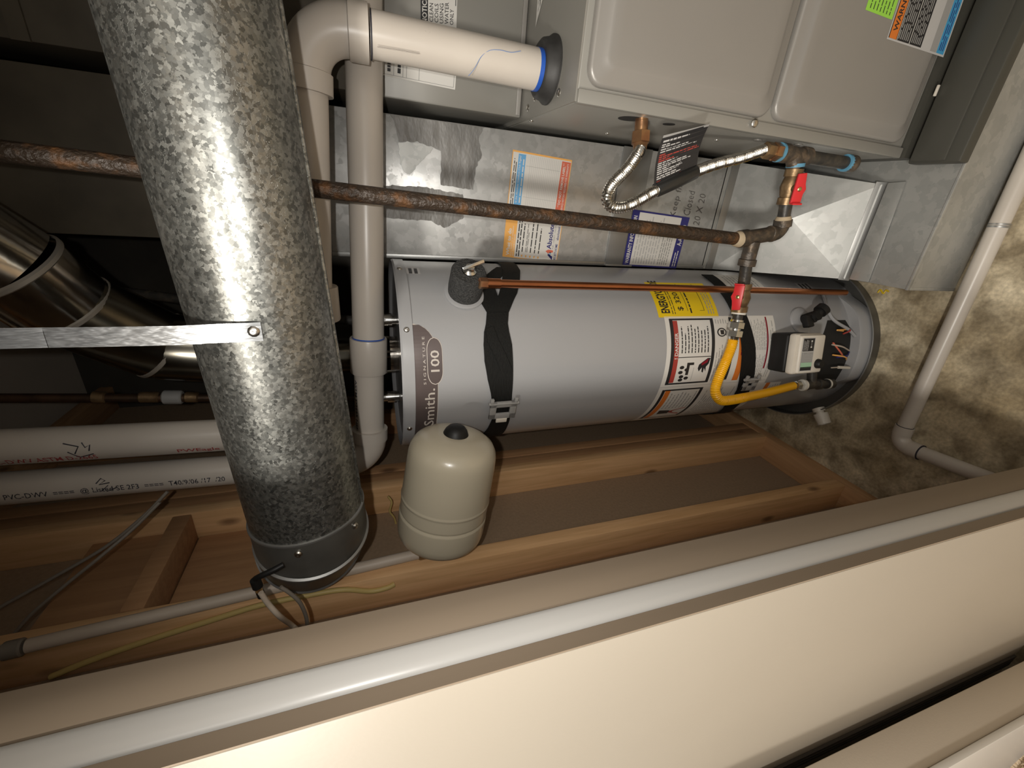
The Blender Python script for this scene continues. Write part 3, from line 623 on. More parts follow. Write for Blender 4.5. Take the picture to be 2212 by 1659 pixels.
# energy sticker
eA, eB = (0.9303,0.7487), (0.6843,0.5840)
s_ = Sheet(cyl_fn(0.6572, 1.16, 0.5724, 0.7626), 14)
s_.rect(0, 0, 1, 1, 'p_yellow'); s_.text('ENERGYGUIDE', .10, .80, .95, .14, 'p_ink', 2, .03); s_.text('$ 320', .16, .56, .5, .10, 'p_ink', 2, .01)
s_.lines(.08, .70, .9, .78, 2, 'p_ink', .3, .2); s_.rect(.15, .50, .95, .507, 'p_ink', 1); s_.lines(.1, .42, .9, .48, 1, 'p_ink', .4, .3); s_.rect(.16, .22, .95, .228, 'p_ink', 1); s_.rect(.16, .22, .168, .30, 'p_ink', 1)
s_.lines(.08, .05, .9, .18, 3, 'p_grey', .35, .3); lab(s_.build('energy_sticker', wh), 'yellow energy sticker')
# danger sheet with border boxes
tr = 0.6681; tl = -0.1568
ztop, zbot = 0.747, 0.3811
s_ = Sheet(cyl_fn(-1.05, tr, zbot, ztop), 60)
def U(t): return (t + 1.05) / (tr + 1.05)
ul = U(tl)
s_.rect(0, 0, 1, 1, 'paper')
s_.rect(ul, .0, ul + .004, 1, 'p_lgrey', 1)
s_.frame(ul + .02, .585, .985, .965, .012, .028, 'p_ink'); s_.rect(ul + .035, .90, .97, .938, 'p_red', 2)
s_.text('! DANGER', ul + .20, .905, .17, .027, 'paper', 3, .02)
um = ul + .02 + (.965 - ul) * .42
s_.rect(um, .615, um + .005, .90, 'p_ink', 2); s_.lines(um + .03, .63, .95, .885, 9, 'p_ink', .32, .35, 2)
# faucet and hand pictogram, in the left box of the danger panel
bw_ = um - (ul + .035)
def PX_(a, b): return (ul + .035 + bw_ * a, b)
s_.poly([PX_(.95, .64), PX_(.70, .71), PX_(.55, .715), PX_(.42, .70), PX_(.58, .68), PX_(.40, .675), PX_(.36, .66), PX_(.56, .66), PX_(.40, .64), PX_(.60, .645), PX_(.72, .625), PX_(.95, .615)], 'p_ink', 2)
s_.poly([PX_(.94, .63), PX_(.75, .69), PX_(.66, .685), PX_(.78, .64)], 'p_maroon', 3)
for a, b in ((.10, .845), (.24, .845), (.17, .80), (.42, .86), (.62, .855), (.52, .81)):
    s_.poly([PX_(a + .07 * math.cos(k), b + .020 * math.sin(k)) for k in [i * pi / 5 for i in range(10)]], 'p_ink', 2)
s_.rect(*PX_(.30, .79), *PX_(.78, .815), 'p_ink', 2); s_.rect(*PX_(.70, .755), *PX_(.80, .815), 'p_ink', 2); s_.rect(*PX_(.05, .75), *PX_(.60, .753), 'p_grey', 2)
s_.poly([(um + .16 + .03 * math.cos(k), .52 + .042 * math.sin(k)) for k in [i * pi / 10 for i in range(20)]], 'p_ink', 2)
s_.poly([(um + .16 + .022 * math.cos(k), .52 + .031 * math.sin(k)) for k in [i * pi / 10 for i in range(20)]], 'paper', 3)
s_.poly([(um + .145, .50), (um + .175, .50), (um + .175, .535), (um + .145, .53)], 'p_ink', 4)
s_.lines(ul + .03, .46, um + .10, .575, 5, 'p_grey', .3, .3); s_.lines(um + .22, .46, .98, .575, 5, 'p_grey', .3, .3); s_.lines(ul + .03, .445, .95, .475, 1, 'p_grey', .3, .3)
s_.rect(ul + .03, .415, um, .44, 'p_ink', 1); s_.rect(um + .22, .415, .99, .44, 'p_ink', 1)
s_.lines(um, .418, um + .2, .437, 1, 'p_grey', .7, 0); s_.rect(ul + .02, .305, .99, .36, 'p_orange', 1); s_.lines(um, .32, .9, .345, 1, 'p_maroon', .5, .2, 2)
s_.lines(ul + .03, .09, um, .29, 12, 'p_grey', .3, .2); s_.lines(um + .03, .09, .98, .29, 12, 'p_grey', .3, .2)
s_.rect(ul + .10, .075, .99, .09, 'p_maroon', 1); s_.lines(ul + .03, .02, .98, .06, 2, 'p_grey', .3, .2)
# left flap: warning triangle panel
s_.frame(.14, .60, ul - .02, .965, .012, .026, 'p_ink'); s_.rect(.15, .89, ul - .03, .935, 'p_orange', 2)
s_.poly([(.19, .64), (.30, .64), (.245, .80)], 'p_red', 2); s_.poly([(.22, .76), (.27, .77), (.28, .87), (.22, .86)], 'p_ink', 3)
s_.lines(.30, .63, ul - .05, .88, 8, 'p_grey', .3, .3); s_.lines(.05, .05, ul - .03, .56, 22, 'p_grey', .3, .3)
lab(s_.build('danger_sheet', wh), 'white danger and instruction sheet')
s_ = Sheet(cyl_fn(.98, 1.40, 0.3541, 0.4936), 14); s_.rect(0, 0, 1, 1, 'paper'); s_.lines(.05, .1, .95, .9, 9, 'p_grey', .35, .2); s_.build('side_sheet', wh)
s_ = Sheet(cyl_fn(-.52, -.20, 0.3148, 0.3915), 8); s_.rect(0, 0, 1, 1, 'paper'); s_.rect(0, .55, 1, .75, 'p_orange', 1); s_.lines(.05, .05, .95, .5, 4, 'p_grey', .35, .2); s_.build('lighting_sticker', wh)
s_ = Sheet(cyl_fn(1.00, 1.22, 0.1565, 0.2146), 8); s_.rect(0, 0, 1, 1, 'p_lgrey'); s_.rect(.02, .1, .3, .9, 'p_dred', 1); s_.lines(.4, .1, .95, .9, 3, 'p_ink', .5, .2); s_.build('drain_sticker', wh)

# burner opening as a dark patch of painted shade on the jacket, with wires, and the raised lower cover
def patch(t0, t1, z0, z1, r, m, n=24, cut=0.0):
    vs = []; fs = []
    for i in range(n + 1):
        k = i / n; t = t0 + (t1 - t0) * k; e = min(k, 1 - k) / .22; c = cut * (1 - min(1, e)) if cut else 0
        vs += [hp(t, z0 + c, r), hp(t, z1 - c, r)]
    for i in range(n): fs.append((2 * i, 2 * i + 2, 2 * i + 3, 2 * i + 1))
    return vs, fs
ot0, ot1 = -0.3902, 0.5936
oz0, oz1 = 0.0781, 0.1821
mb = MB(); vs, fs = patch(ot0, ot1, oz0 - .012, oz1 + .02, HR_ + .0008, 'dark', 24, .03); mb.add(vs, fs, 'dark'); mb.build('burner_opening', wh)
cv = MB(); n = 30; rows = []
for i in range(n + 1):
    k = i / n; t = -.34 + (1.02 + .34) * k
    e = min(k / .16, (1 - k) / .32, 1.0); e = e * e * (3 - 2 * e)
    top = .075 + (oz0 - .075) * e if .0 <= k <= 1 else 0
    rows.append((t, top, HR_ + .002 + .028 * e))
vs = []; fs = []
for t, top, r in rows: vs += [hp(t, .022, r), hp(t, top - .006, r), hp(t, top + .002, r - .004), hp(t, top + .002, HR_ - .004)]
for i in range(n):
    for j in range(3): fs.append((4 * i + j, 4 * i + 4 + j, 4 * i + 5 + j, 4 * i + 1 + j))
cv.add(vs, fs, 'heater'); cv.build('burner_cover', wh, ang=40)
# raised lip along the right of the opening, running up beside the control
lip = MB(); lip.tube(spline([hp(1.00, .14, HR_ + .003), hp(.92, .155, HR_ + .006), hp(ot1 + .02, oz1 - .02, HR_ + .008), hp(ot1 - .13, oz0 + .03, HR_ + .012), hp(ot1 - .22, oz0 + .004, HR_ + .014)], 8), .0045, 'heater', 8); lip.build('cover_lip', wh)
for k, (a, b, c, m) in enumerate((((0.4445,0.1296), (0.4534,0.1626), (0.4655,0.0892), 'p_amber'), ((0.2817,0.1752), (0.2529,0.1391), (0.1897,0.0836), 'cable_w'), ((0.3052,0.1721), (0.1801,0.1408), (0.1119,0.1054), 'p_dred'), ((0.1532,0.1643), (0.1269,0.1188), (0.0699,0.0850), 'p_amber'), ((0.1191,0.1458), (0.1385,0.1138), (0.1708,0.0822), 'p_navy'), ((0.4083,0.1301), (0.4428,0.1098), (0.4910,0.1004), 'p_red'))):
    MB().tube(spline([hp(a[0], a[1], HR_ + .012), hp(b[0], b[1], HR_ + .018), hp(c[0], c[1], HR_ + .003)], 6), .0023, m, 6).build('wire', wh)
w1, w2, w3 = (0.0014,0.1647), (0.0016,0.1352), (-0.0155,0.0867)
wr = MB(); wr.tube([hp(w1[0], w1[1], HR_ + .02), hp(w2[0], w2[1], HR_ + .02)], .002, 'cable_w', 6); wr.tube([hp(w2[0], w2[1], HR_ + .02), hp(w3[0], w3[1], HR_ + .02)], .0045, 'white', 8)
wr.build('wire_connector', wh)
# gas control valve
gt = 0.2267; gz = 0.3505
A3 = (ht(gt), hn(gt), V((0, 0, 1)))
gv = MB(); gv.obox(hp(gt, gz + .003, HR_ + .024), A3, (.052, .026, .049), 'blackp', .006)
gv.obox(hp(gt, gz, HR_ + .060), A3, (.054, .011, .050), 'white', .007); gv.obox(hp(gt, gz - .004, HR_ + .072), A3, (.051, .007, .045), 'white', .006)
gvo = gv.build('gas_control', wh, ang=45)
lab(gvo, 'white faced gas control')
kc = hp(gt, gz, HR_ + .079) - ht(gt) * .026 - V((0, 0, .030)); k_ = MB(); k_.lathe(kc, hn(gt), [(0, .013), (.010, .011), (.012, .009), (.0122, .0001)], 'blackp', 20); k_.build('control_knob', gvo)
P0 = hp(gt, gz, HR_ + .0795)
def face(du, dz): return P0 + ht(gt) * du + V((0, 0, dz))
s_ = Sheet(quad_fn(face(-.044, -.008), face(.044, -.008), face(.044, .036), face(-.044, .036)))
s_.rect(0, 0, 1, 1, 'p_lgrey'); s_.rect(.60, .05, .98, .95, 'p_ink', 1); s_.rect(.16, .05, .57, .95, 'p_grey', 1); s_.rect(.10, .05, .26, .95, 'p_lgreen', 2); s_.rect(.02, .05, .13, .95, 'p_ink', 2)
s_.lines(.62, .5, .96, .92, 4, 'p_lgrey', .4, .2, 2); s_.rect(.70, .22, .74, .34, 'paper', 2); s_.rect(.88, .22, .92, .34, 'paper', 2); s_.rect(.74, .26, .88, .30, 'p_grey', 2); s_.lines(.28, .1, .56, .9, 7, 'p_lgrey', .3, .2, 2); s_.build('control_label', gvo)
# gas inlet tee with dirt leg beside the control
def cp(u, r): return hp(u[0], u[1], r)
ia, ib = cp((-0.1518,0.2842), HR_ + .04), cp((-0.1633,0.1747), HR_ + .04)
d_ = (ib - ia).normalized(); im = ia + (ib - ia) * .35
it = MB(); it.seg(ia, ib, [(0, .013), (.05, .0155), (.16, .0155), (.17, .013), (.55, .013), (.56, .0155), (.66, .0155), (.67, .011), (.88, .011), (.88, .0145), (1.12, .0145), (1.16, .010)], 'iron_d', 20)
it.tube([im, im + ht(gt) * .07 + V((0, 0, .012))], .0125, 'iron_d', 16)
it.build('inlet_tee', wh)
MB().seg(ia - d_ * .002, ia + d_ * .006, [(0, .0135), (0, .0165), (1, .0165), (1, .0135)], 'teflon').build('thread_tape', wh)
MB().seg(ib - d_ * .010, ib - d_ * .004, [(0, .011), (0, .0152), (1, .0152), (1, .011)], 'teflon').build('thread_tape', wh)
# drain cock
du_ = (0.5907,0.2791); n_ = hn(du_[0]); t_ = ht(du_[0]); c_ = hp(*du_)
dv = MB(); dv.lathe(c_, n_, [(0, .040), (.004, .038), (.010, .024), (.011, .014)], 'heater', 24)
dv.lathe(c_ + n_ * .008, n_, [(0, .016), (.030, .016), (.034, .013), (.044, .013)], 'blackp', 18)
e_ = (t_ * .5 + V((0, 0, -.75)) + n_ * .3).normalized(); dv.lathe(c_ + n_ * .036 - e_ * .012, e_, [(0, .013), (.036, .013), (.036, .018), (.052, .018), (.052, .009)], 'blackp', 18)
dv.obox(c_ + n_ * .034 + V((0, 0, .022)) - t_ * .012, (t_, n_, V((0, 0, 1))), (.016, .009, .012), 'blackp', .003)
lab(dv.build('drain_cock', wh), 'black plastic drain cock')
# relief valve in pipe foam
ru = (0.9451,1.2482); n_ = hn(ru[0]); c_ = hp(*ru)
rv = MB(); rv.lathe(c_, n_, [(0, .044), (.003, .044), (.005, .040)], 'heater', 32); rv.lathe(c_ + n_ * .003, n_, [(0, .036), (.02, .0375), (.060, .037), (.066, .034), (.066, .016), (.058, .015)], 'foam', 32); rvo = lab(rv.build('relief_valve', wh), 'relief valve wrapped in dark foam')
lv = MB(); lv.lathe(c_ + n_ * .056, n_, [(0, .015), (.014, .015), (.018, .011), (.024, .009), (.0245, .0001)], 'chrome', 18)
lv.obox(c_ + n_ * .083 + V((0, 0, -.006)), (V((.35, .1, -.93)).normalized(), V((.93, 0, .35)), n_), (.024, .0035, .0022), 'chrome', .001); lv.build('lever', rvo)
# top nipples, draft hood
for u in ((-0.2956,1.0300,1.4045), (-0.5043,1.0300,1.4083)):
    q = V(u); MB().lathe((q.x, q.y, HT - .008), ax, [(0, .013), (.012, .013), (.012, .016), (.03, .016), (.03, .012), (.055, .012)], 'chrome', 18).build('water_nipple', wh)
dh = MB(); dh.lathe((HX, HY, 0), ax, [(HT + .022, .050), (HT + .024, .050), (HT + .045, .046), (HT + .065, .044), (HT + .09, .044)], 'shiny', 36)
dh.lathe((HX, HY, 0), ax, [(HT - .008, .045), (HT + .012, .045)], 'shiny', 30)
for k in range(4):
    a = k * pi / 2 + .5; dh.tube([hp(a, HT - .008, .042), hp(a, HT + .03, .044)], .003, 'shiny', 6)
lab(dh.build('draft_hood', wh), 'polished draft hood')

# drain pan
dp = thing('drain_pan', 'round shallow metal drain pan on the concrete under the water heater', 'drain pan', (HX, HY, 0))
MB().lathe((HX, HY, 0), ax, [(.0005, .0001), (.0005, .260), (.004, .262), (.038, .264), (.038, .2625), (.0115, .2585), (.011, .0001)], 'pan', 96).build('pan', dp)
MB().lathe((HX, HY, 0), ax, [(.037, .2622), (.0385, .2648), (.0405, .2655), (.042, .2645), (.0415, .2622)], 'seam', 96, False).build('rolled_rim', dp)  # brighter metal than the pan, painting in the lit edge of the rim
pf = MB(); a_ = -.80; o_ = V((HX + .27 * math.sin(a_), HY - .27 * math.cos(a_), .030)); q_ = V((math.sin(a_), -math.cos(a_), 0))
pf.lathe(o_ - q_ * .016, q_, [(0, .018), (.013, .018), (.013, .012), (.02, .012), (.02, .021), (.024, .021), (.056, .0195), (.056, .015), (.04, .014)], 'white', 24)
lab(pf.build('drain_fitting', dp), 'white plastic drain fitting')

# ------------------------------------------------------------------ straps holding the heater
def strap_rows(rows, r, m, mb, th=.002):
    vs = []; fs = []; n = len(rows)
    for (a, b) in rows: vs += [hp(a[0], a[1], r + th), hp(b[0], b[1], r + th), hp(b[0], b[1], r), hp(a[0], a[1], r)]
    for i in range(n - 1):
        for j in range(4): fs.append((4 * i + j, 4 * i + (j + 1) % 4, 4 * i + 4 + (j + 1) % 4, 4 * i + 4 + j))
    fs += [(3, 2, 1, 0), (4 * n - 4, 4 * n - 3, 4 * n - 2, 4 * n - 1)]; mb.add(vs, fs, m)
def densify(rows, k=4):
    out = []
    for i in range(len(rows) - 1):
        for j in range(k):
            t = j / k; out.append(tuple(tuple(rows[i][e][c] * (1 - t) + rows[i + 1][e][c] * t for c in (0, 1)) for e in (0, 1)))
    out.append(rows[-1]); return out
def buckle(par, u, w_, h_, m='screw', tab=True):
    t, z = u; A = (ht(t), hn(t), V((0, 0, 1))); c = hp(t, z, HR_ + .012); b = .0075; mb = MB()
    for sx in (-1, 1): mb.obox(c + A[0] * (sx * (h_ - b)), A, (b, .0028, w_), m, .001)
    for sz in (-1, 1): mb.obox(c + V((0, 0, sz * (w_ - b))), A, (h_, .0028, b), m, .001)
    for sz in (-1, 1): mb.obox(c + A[0] * (h_ + .003) + V((0, 0, sz * (w_ - .003))), A, (.006, .0035, .004), m, .001)
    mb.tube([c + V((0, 0, w_ + .004)) + A[0] * (h_ * .8), c - V((0, 0, w_ + .004)) + A[0] * (h_ * .8)], .004, m, 10)
    o = lab(mb.build('buckle', par), 'metal cam buckle')
    if tab: MB().obox(c - A[0] * (h_ + .005) + A[1] * .002, A, (.006, .0018, .013), 'white', .001).build('lever_tab', o)
us = thing('tank_strap', 'twisted black webbing strap with buckle around the upper water heater', 'strap', tuple(hp(0, 1.15, 0)), 'black straps around the water heater')
mb = MB()
strap_rows(densify([((0.7445,1.2055), (0.7435,1.1558)), ((0.6123,1.2114), (0.6091,1.1622)), ((0.5317,1.2173), (0.5266,1.1610)), ((0.4137,1.2203), (0.4053,1.1566)), ((0.2611,1.2195), (0.2490,1.1554)), ((0.0785,1.2119), (0.0632,1.1541)), ((-0.0722,1.2025), (-0.0891,1.1533)), ((-0.2441,1.1952), (-0.2649,1.1500)), ((-0.4197,1.1903), (-0.4485,1.1455)), ((-0.6039,1.1939), (-0.6545,1.1440)), ((-0.8652,1.2001), (-1.0012,1.1427)), ((-1.6, 1.13), (-1.6, 1.09)), ((-2.4, 1.13), (-2.4, 1.09))]), HR_ + .0015, 'web', mb)
strap_rows(densify([((0.7250,1.2062), (0.7236,1.1565)), ((0.8310,1.1931), (0.8477,1.1407)), ((0.9139,1.1726), (0.9393,1.1275)), ((1.1319,1.1529), (1.1377,1.1093)), ((1.3062,1.1402), (1.3174,1.0960)), ((2.0, 1.12), (2.0, 1.08))]), HR_ + .003, 'web', mb)
strap_rows(densify([((0.7250,1.2062), (0.7236,1.1565)), ((0.8308,1.2161), (0.8312,1.1632)), ((0.9122,1.2173), (0.9138,1.1748)), ((1.0461,1.2181), (1.0500,1.1771)), ((1.4, 1.15), (1.4, 1.11))]), HR_ + .002, 'web', mb)
mb.build('webbing', us); mb = MB()
strap_rows(densify([((0.5582,1.2137), (0.5839,1.1965)), ((0.4344,1.2118), (0.4534,1.1877)), ((0.3009,1.1966), (0.3055,1.1713)), ((0.1643,1.1840), (0.1581,1.1562))]), HR_ + .0042, 'web', mb); mb.build('folded_ply', us)
buckle(us, (-0.2417,1.1732), .031, .0245, 'p_grey')
ls = thing('tank_strap', 'black webbing strap crossing the white danger sheet low on the water heater', 'strap', tuple(hp(0, .46, 0)), 'black straps around the water heater')
mb = MB()
strap_rows(densify([((1.35, .545), (1.35, .505)), ((0.9825,0.5378), (0.9846,0.4986)), ((0.6474,0.5270), (0.6454,0.4804)), ((0.4839,0.5157), (0.4802,0.4720)), ((0.3253,0.5091), (0.3191,0.4617)), ((0.1077,0.5009), (0.0977,0.4508)), ((-0.0425,0.4937), (-0.0561,0.4405)), ((-0.2645,0.4767), (-0.2832,0.4260)), ((-0.5985,0.4649), (-0.6375,0.4109)), ((-1.0006,0.4199), (-0.9973,0.3780)), ((-1.5, .49), (-1.5, .45))]), HR_ + .003, 'web', mb)
mb.build('webbing', ls); buckle(ls, (-0.1652,0.4513), .024, .020, 'p_grey', False)

# discharge pipe
dc = MB(); q0, q1 = V((-0.1636,0.8300,1.2157)), V((-0.1784,0.8600,0.1060))
o = thing('discharge_pipe', 'slim copper discharge pipe running down the front of the water heater', 'pipe', tuple(q1))
dc.tube([q0 + (q0 - q1).normalized() * .012, q1], .0085, 'copper', 18); dc.seg(q0, q0 + (q1 - q0).normalized() * .028, [(0, .0085), (0, .0105), (1, .0105), (1, .0085)], 'copper', 18); dc.build('tube', o)
MB().seg(q0 + (q0 - q1).normalized() * .018, q0 + (q1 - q0).normalized() * .003, [(0, .009), (.1, .0115), (.85, .0115), (1, .009)], 'brass_b', 6).tube([q0 + (q0 - q1).normalized() * .010, rvo.parent.location + V((0, 0, 0)) + (hp(ru[0], ru[1], HR_ + .045) - rvo.parent.location)], .009, 'brass_b', 12).build('adapter', o)

# ================================================================== GAS PIPING
GY = .79
def gp(u, v): return None
g0, g1 = V((-0.0116,0.7900,1.5190)), V((-0.0458,0.7900,0.6308))
gd = (g1 - g0).normalized(); gtop = g0 - gd * ((2.43 - g0.z) / -gd.z)
tee = V((-0.0491,0.7900,0.5932)); elb = V((-0.0308,0.7900,0.5146)); br = V((-0.1036,0.7900,0.5910)); v2a, v2b = V((-0.1516,0.7900,0.5805)), V((-0.2077,0.7850,0.5769))
up0, up1 = V((0.0310,0.7900,0.5273)), V((0.0511,0.7900,0.5310)); v1a, v1b = V((0.0405,0.7900,0.5303)), V((0.1007,0.7900,0.5349)); te2 = V((0.1311,0.7900,0.5399)); dl = V((0.1330,0.7900,0.3796)); t2top = V((0.1333,0.7900,0.5794))
gpo = thing('gas_pipe', 'rusty black iron gas pipe crossing in front of the duct to two red valves', 'pipe', tuple(elb))
MB().tube([gtop, g0, (g0 + g1) / 2, g1], .0137, 'iron', 20).build('riser', gpo)
f = MB(); f.seg(g1 - gd * .004, elb - gd * .03, [(0, .016), (0, .0195), (.22, .0195), (.24, .0165), (.62, .0165), (.8, .0165), (1, .0165)], 'malleable', 24)
f.tube([tee, br], .0165, 'malleable', 20); bd_ = (br - tee).normalized(); f.seg(br - bd_ * .016, br, [(0, .0165), (.1, .0195), (1, .0195), (1, .014)], 'malleable', 24); f.build('tee', gpo)
ed = (up0 - elb).normalized(); f = MB(); e1, e2 = elb - gd * .034, elb + ed * .034
f.tube([e1] + bend(e1, elb, e2, .022, 10) + [e2], .0165, 'malleable', 20); f.seg(e2 - ed * .016, e2, [(0, .0165), (.1, .0195), (1, .0195), (1, .014)], 'malleable', 24); f.seg(e1 - gd * .004, e1 + gd * .008, [(0, .0165), (.1, .018), (1, .018)], 'malleable', 24); f.build('elbow', gpo)
MB().seg(g1 - gd * .018, g1 - gd * .003, [(0, .0138), (.3, .0165), (1, .018), (1, .014)], 'dope', 20).build('thread_paste', gpo)
MB().seg(e2, e2 + ed * .008, [(0, .0175), (1, .0145)], 'dope', 20).build('thread_paste', gpo)
MB().tube([e2, up1 + ed * .004], .0135, 'iron_d', 18).build('nipple', gpo)
MB().tube([br, v2a], .0135, 'iron_d', 18).build('nipple', gpo)
def valve(a, b, hn_, name='shutoff_valve', flip=1):
    a, b = V(a), V(b); d = (b - a).normalized(); l = (b - a).length
    f = MB(); f.seg(a - d * .006, b + d * .006, [(0, .014), (0, .0185), (.20, .0185), (.21, .0155), (.30, .0175), (.5, .0205), (.7, .0175), (.79, .0155), (.80, .0185), (1, .0185), (1, .014)], 'brass', 8 if False else 22)
    o = lab(f.build(name, gpo), 'tarnished brass ball valve')
    c = (a + b) / 2; nv = V(hn_).normalized(); sd = d.cross(nv).normalized()
    f = MB(); f.seg(c, c + nv * .026, [(0, .009), (1, .009)], 'brass', 14); f.build('stem', o)
    f = MB(); hc = c + nv * .028
    out = [(-.030, -.011), (.030, -.009), (.032, .009), (.010, .012), (0, .016), (-.010, .012), (-.031, .011)]
    f.slab([hc + d * x + sd * y for x, y in out], nv, .006, 'red'); f.slab([hc + d * x + sd * y * .9 for x, y in [(-.031, -.012), (-.027, -.012), (-.027, .012), (-.031, .012)]], nv, .014, 'red')
    h = lab(f.build('handle', o, bevel=.0015), 'red lever handle'); MB().lathe(hc + nv * .006, nv, [(0, .0045), (.002, .0045), (.003, .003), (.003, .0001)], 'gold', 12).build('handle_screw', o); return o
valve(v1a, v1b, (-0.0044,-0.0320,0.0090)); valve(v2a, v2b, (0.0106,-0.0330,0.0603))
vd = (te2 - v1b).normalized()
f = MB(); td = (dl - t2top).normalized(); f.seg(t2top - td * .012, t2top + td * .068, [(0, .014), (0, .019), (.22, .019), (.23, .016), (.77, .016), (.78, .019), (1, .019), (1, .014)], 'malleable', 24); f.tube([v1b + vd * .01, t2top + td * .028], .0165, 'malleable', 20); f.build('tee', gpo)
f = MB(); f.tube([t2top + td * .06, dl], .0135, 'iron_d', 18); f.build('drip_leg', gpo)
MB().seg(dl - td * .006, dl + td * .022, [(0, .014), (0, .0185), (.7, .0185), (1, .012), (1, .0001)], 'malleable', 22).build('cap', gpo)
MB().seg(dl - td * .012, dl - td * .004, [(0, .014), (0, .018), (1, .0185), (1, .014)], 'bluedope', 20).build('blue_thread_paste', gpo)
MB().seg(t2top - td * .018, t2top - td * .010, [(0, .014), (0, .019), (1, .0185), (1, .014)], 'bluedope', 20).build('blue_thread_paste', gpo)
MB().seg(v1b + vd * .010, v1b + vd * .017, [(0, .014), (0, .0185), (1, .0185), (1, .014)], 'bluedope', 20).build('blue_thread_paste', gpo)
# lower branch end
bdir = (v2b - v2a).normalized(); n0 = v2b + bdir * .006; n1 = V((-0.2618,0.7750,0.5809)); nd = (n1 - n0).normalized()
MB().seg(n0, n0 + nd * .007, [(0, .0165), (1, .0165)], 'teflon', 18).build('thread_tape', gpo)
MB().tube([n0, n0 + nd * .024], .0115, 'iron_d', 16).build('lower_nipple', gpo)

# stainless flexible connector to the furnace
fx = thing('flexible_gas_connector', 'bare stainless corrugated gas hose with a black tag, entering the furnace side', 'gas hose', tuple(t2top))
fa = t2top - td * .014
hole = V((0.1580,0.8177,0.9292))
path = spline([fa - td * .045, V((0.1125,0.7850,0.6978)), V((0.0941,0.7800,0.7628)), V((0.0704,0.7700,0.8276)), V((0.0360,0.7600,0.9030)), V((0.0056,0.7500,0.9635)), V((-0.0010,0.7500,0.9997)), V((0.0115,0.7550,1.0133)), V((0.0360,0.7650,1.0013)), V((0.0670,0.7800,0.9652)), V((0.0931,0.7900,0.9429)), hole + V((-.052, -.012, -.002))], 14)
path = resample(path, .0011)
MB().tube(path, .0105, 'steelflex', 14, True, lambda d, i: .0104 + .0011 * math.sin(d * 2 * pi / .0046)).build('corrugated_hose', fx)
sA, sB = V((0.0759,0.7725,0.8136)), V((0.0349,0.7595,0.9063))
MB().seg(sA, sB, [(0, .0125), (.02, .0135), (.5, .0145), (.98, .0135), (1, .0125)], 'sleeve', 20).build('sleeve', fx)
f = MB(); f.seg(fa, fa - td * .020, [(0, .0155), (.05, .018), (.95, .018), (1, .015)], 'brass_b', 6); f.seg(fa - td * .020, fa - td * .044, [(0, .0145), (.1, .0165), (.9, .0165), (1, .012)], 'brass', 6); f.build('flare_nut', fx)
f = MB(); hd = V((-1, -.2, -.03)).normalized(); f.seg(hole + V((.004, 0, 0)), hole + hd * .026, [(0, .012), (.3, .012), (.32, .0125), (1, .0125)], 'brass_b', 18); f.seg(hole + hd * .022, hole + hd * .056, [(0, .014), (.05, .0185), (.6, .0185), (.65, .0155), (1, .0135)], 'brass_b', 6); f.build('flare_nut', fx)
# the warning tag
tg = quad_fn((0.0353,0.7580,0.9128), (0.1241,0.7450,0.9202), (0.1514,0.7350,0.8330), (0.0798,0.7700,0.8147))
tq = [tg(0, 0, 0), tg(1, 0, 0), tg(1, 1, 0), tg(0, 1, 0)]
def tagfn(u, v, L): return tg(u, v, 0) + (tg(1, 0, 0) - tg(0, 0, 0)).cross(tg(0, 1, 0) - tg(0, 0, 0)).normalized() * (.010 * math.sin(u * 2.6) - L)
s_ = Sheet(tagfn, 10); s_.rect(0, 0, 1, 1, 'p_ink'); s_.rect(.955, 0, 1, 1, 'p_grey', 1)
# reading direction of the tag runs down its length: rows stacked along u
def row(u0, u1, v0, v1, m): s_.rect(u0, v0, u1, v1, m, 2)
s_.rect(.03, .05, .13, .62, 'p_red', 1)
for k, (u_, vl, m) in enumerate(((.86, .62, 'p_lgrey'), (.80, .22, 'p_lgrey'), (.76, .45, 'p_lgrey'), (.71, .66, 'p_lgrey'), (.665, .86, 'p_lgrey'), (.61, .2, 'p_red'), (.57, .9, 'p_red'), (.53, .95, 'p_red'), (.49, .4, 'p_red'), (.45, .5, 'p_lgrey'), (.41, .7, 'p_lgrey'), (.37, .8, 'p_lgrey'), (.33, .6, 'p_lgrey'), (.29, .62, 'p_lgrey'), (.25, .55, 'p_lgrey'), (.20, .5, 'p_lgrey'), (.16, .6, 'p_lgrey'))):
    v = .05
    while v < vl:
        q = min(vl, v + random.uniform(.05, .14)); row(u_, u_ + (.035 if k == 0 else .022), v, q, m); v = q + .02
so = s_.build('warning_tag', fx); lab(so, 'black printed warning tag')
sd_ = so.modifiers.new('th', 'SOLIDIFY'); sd_.thickness = .0006

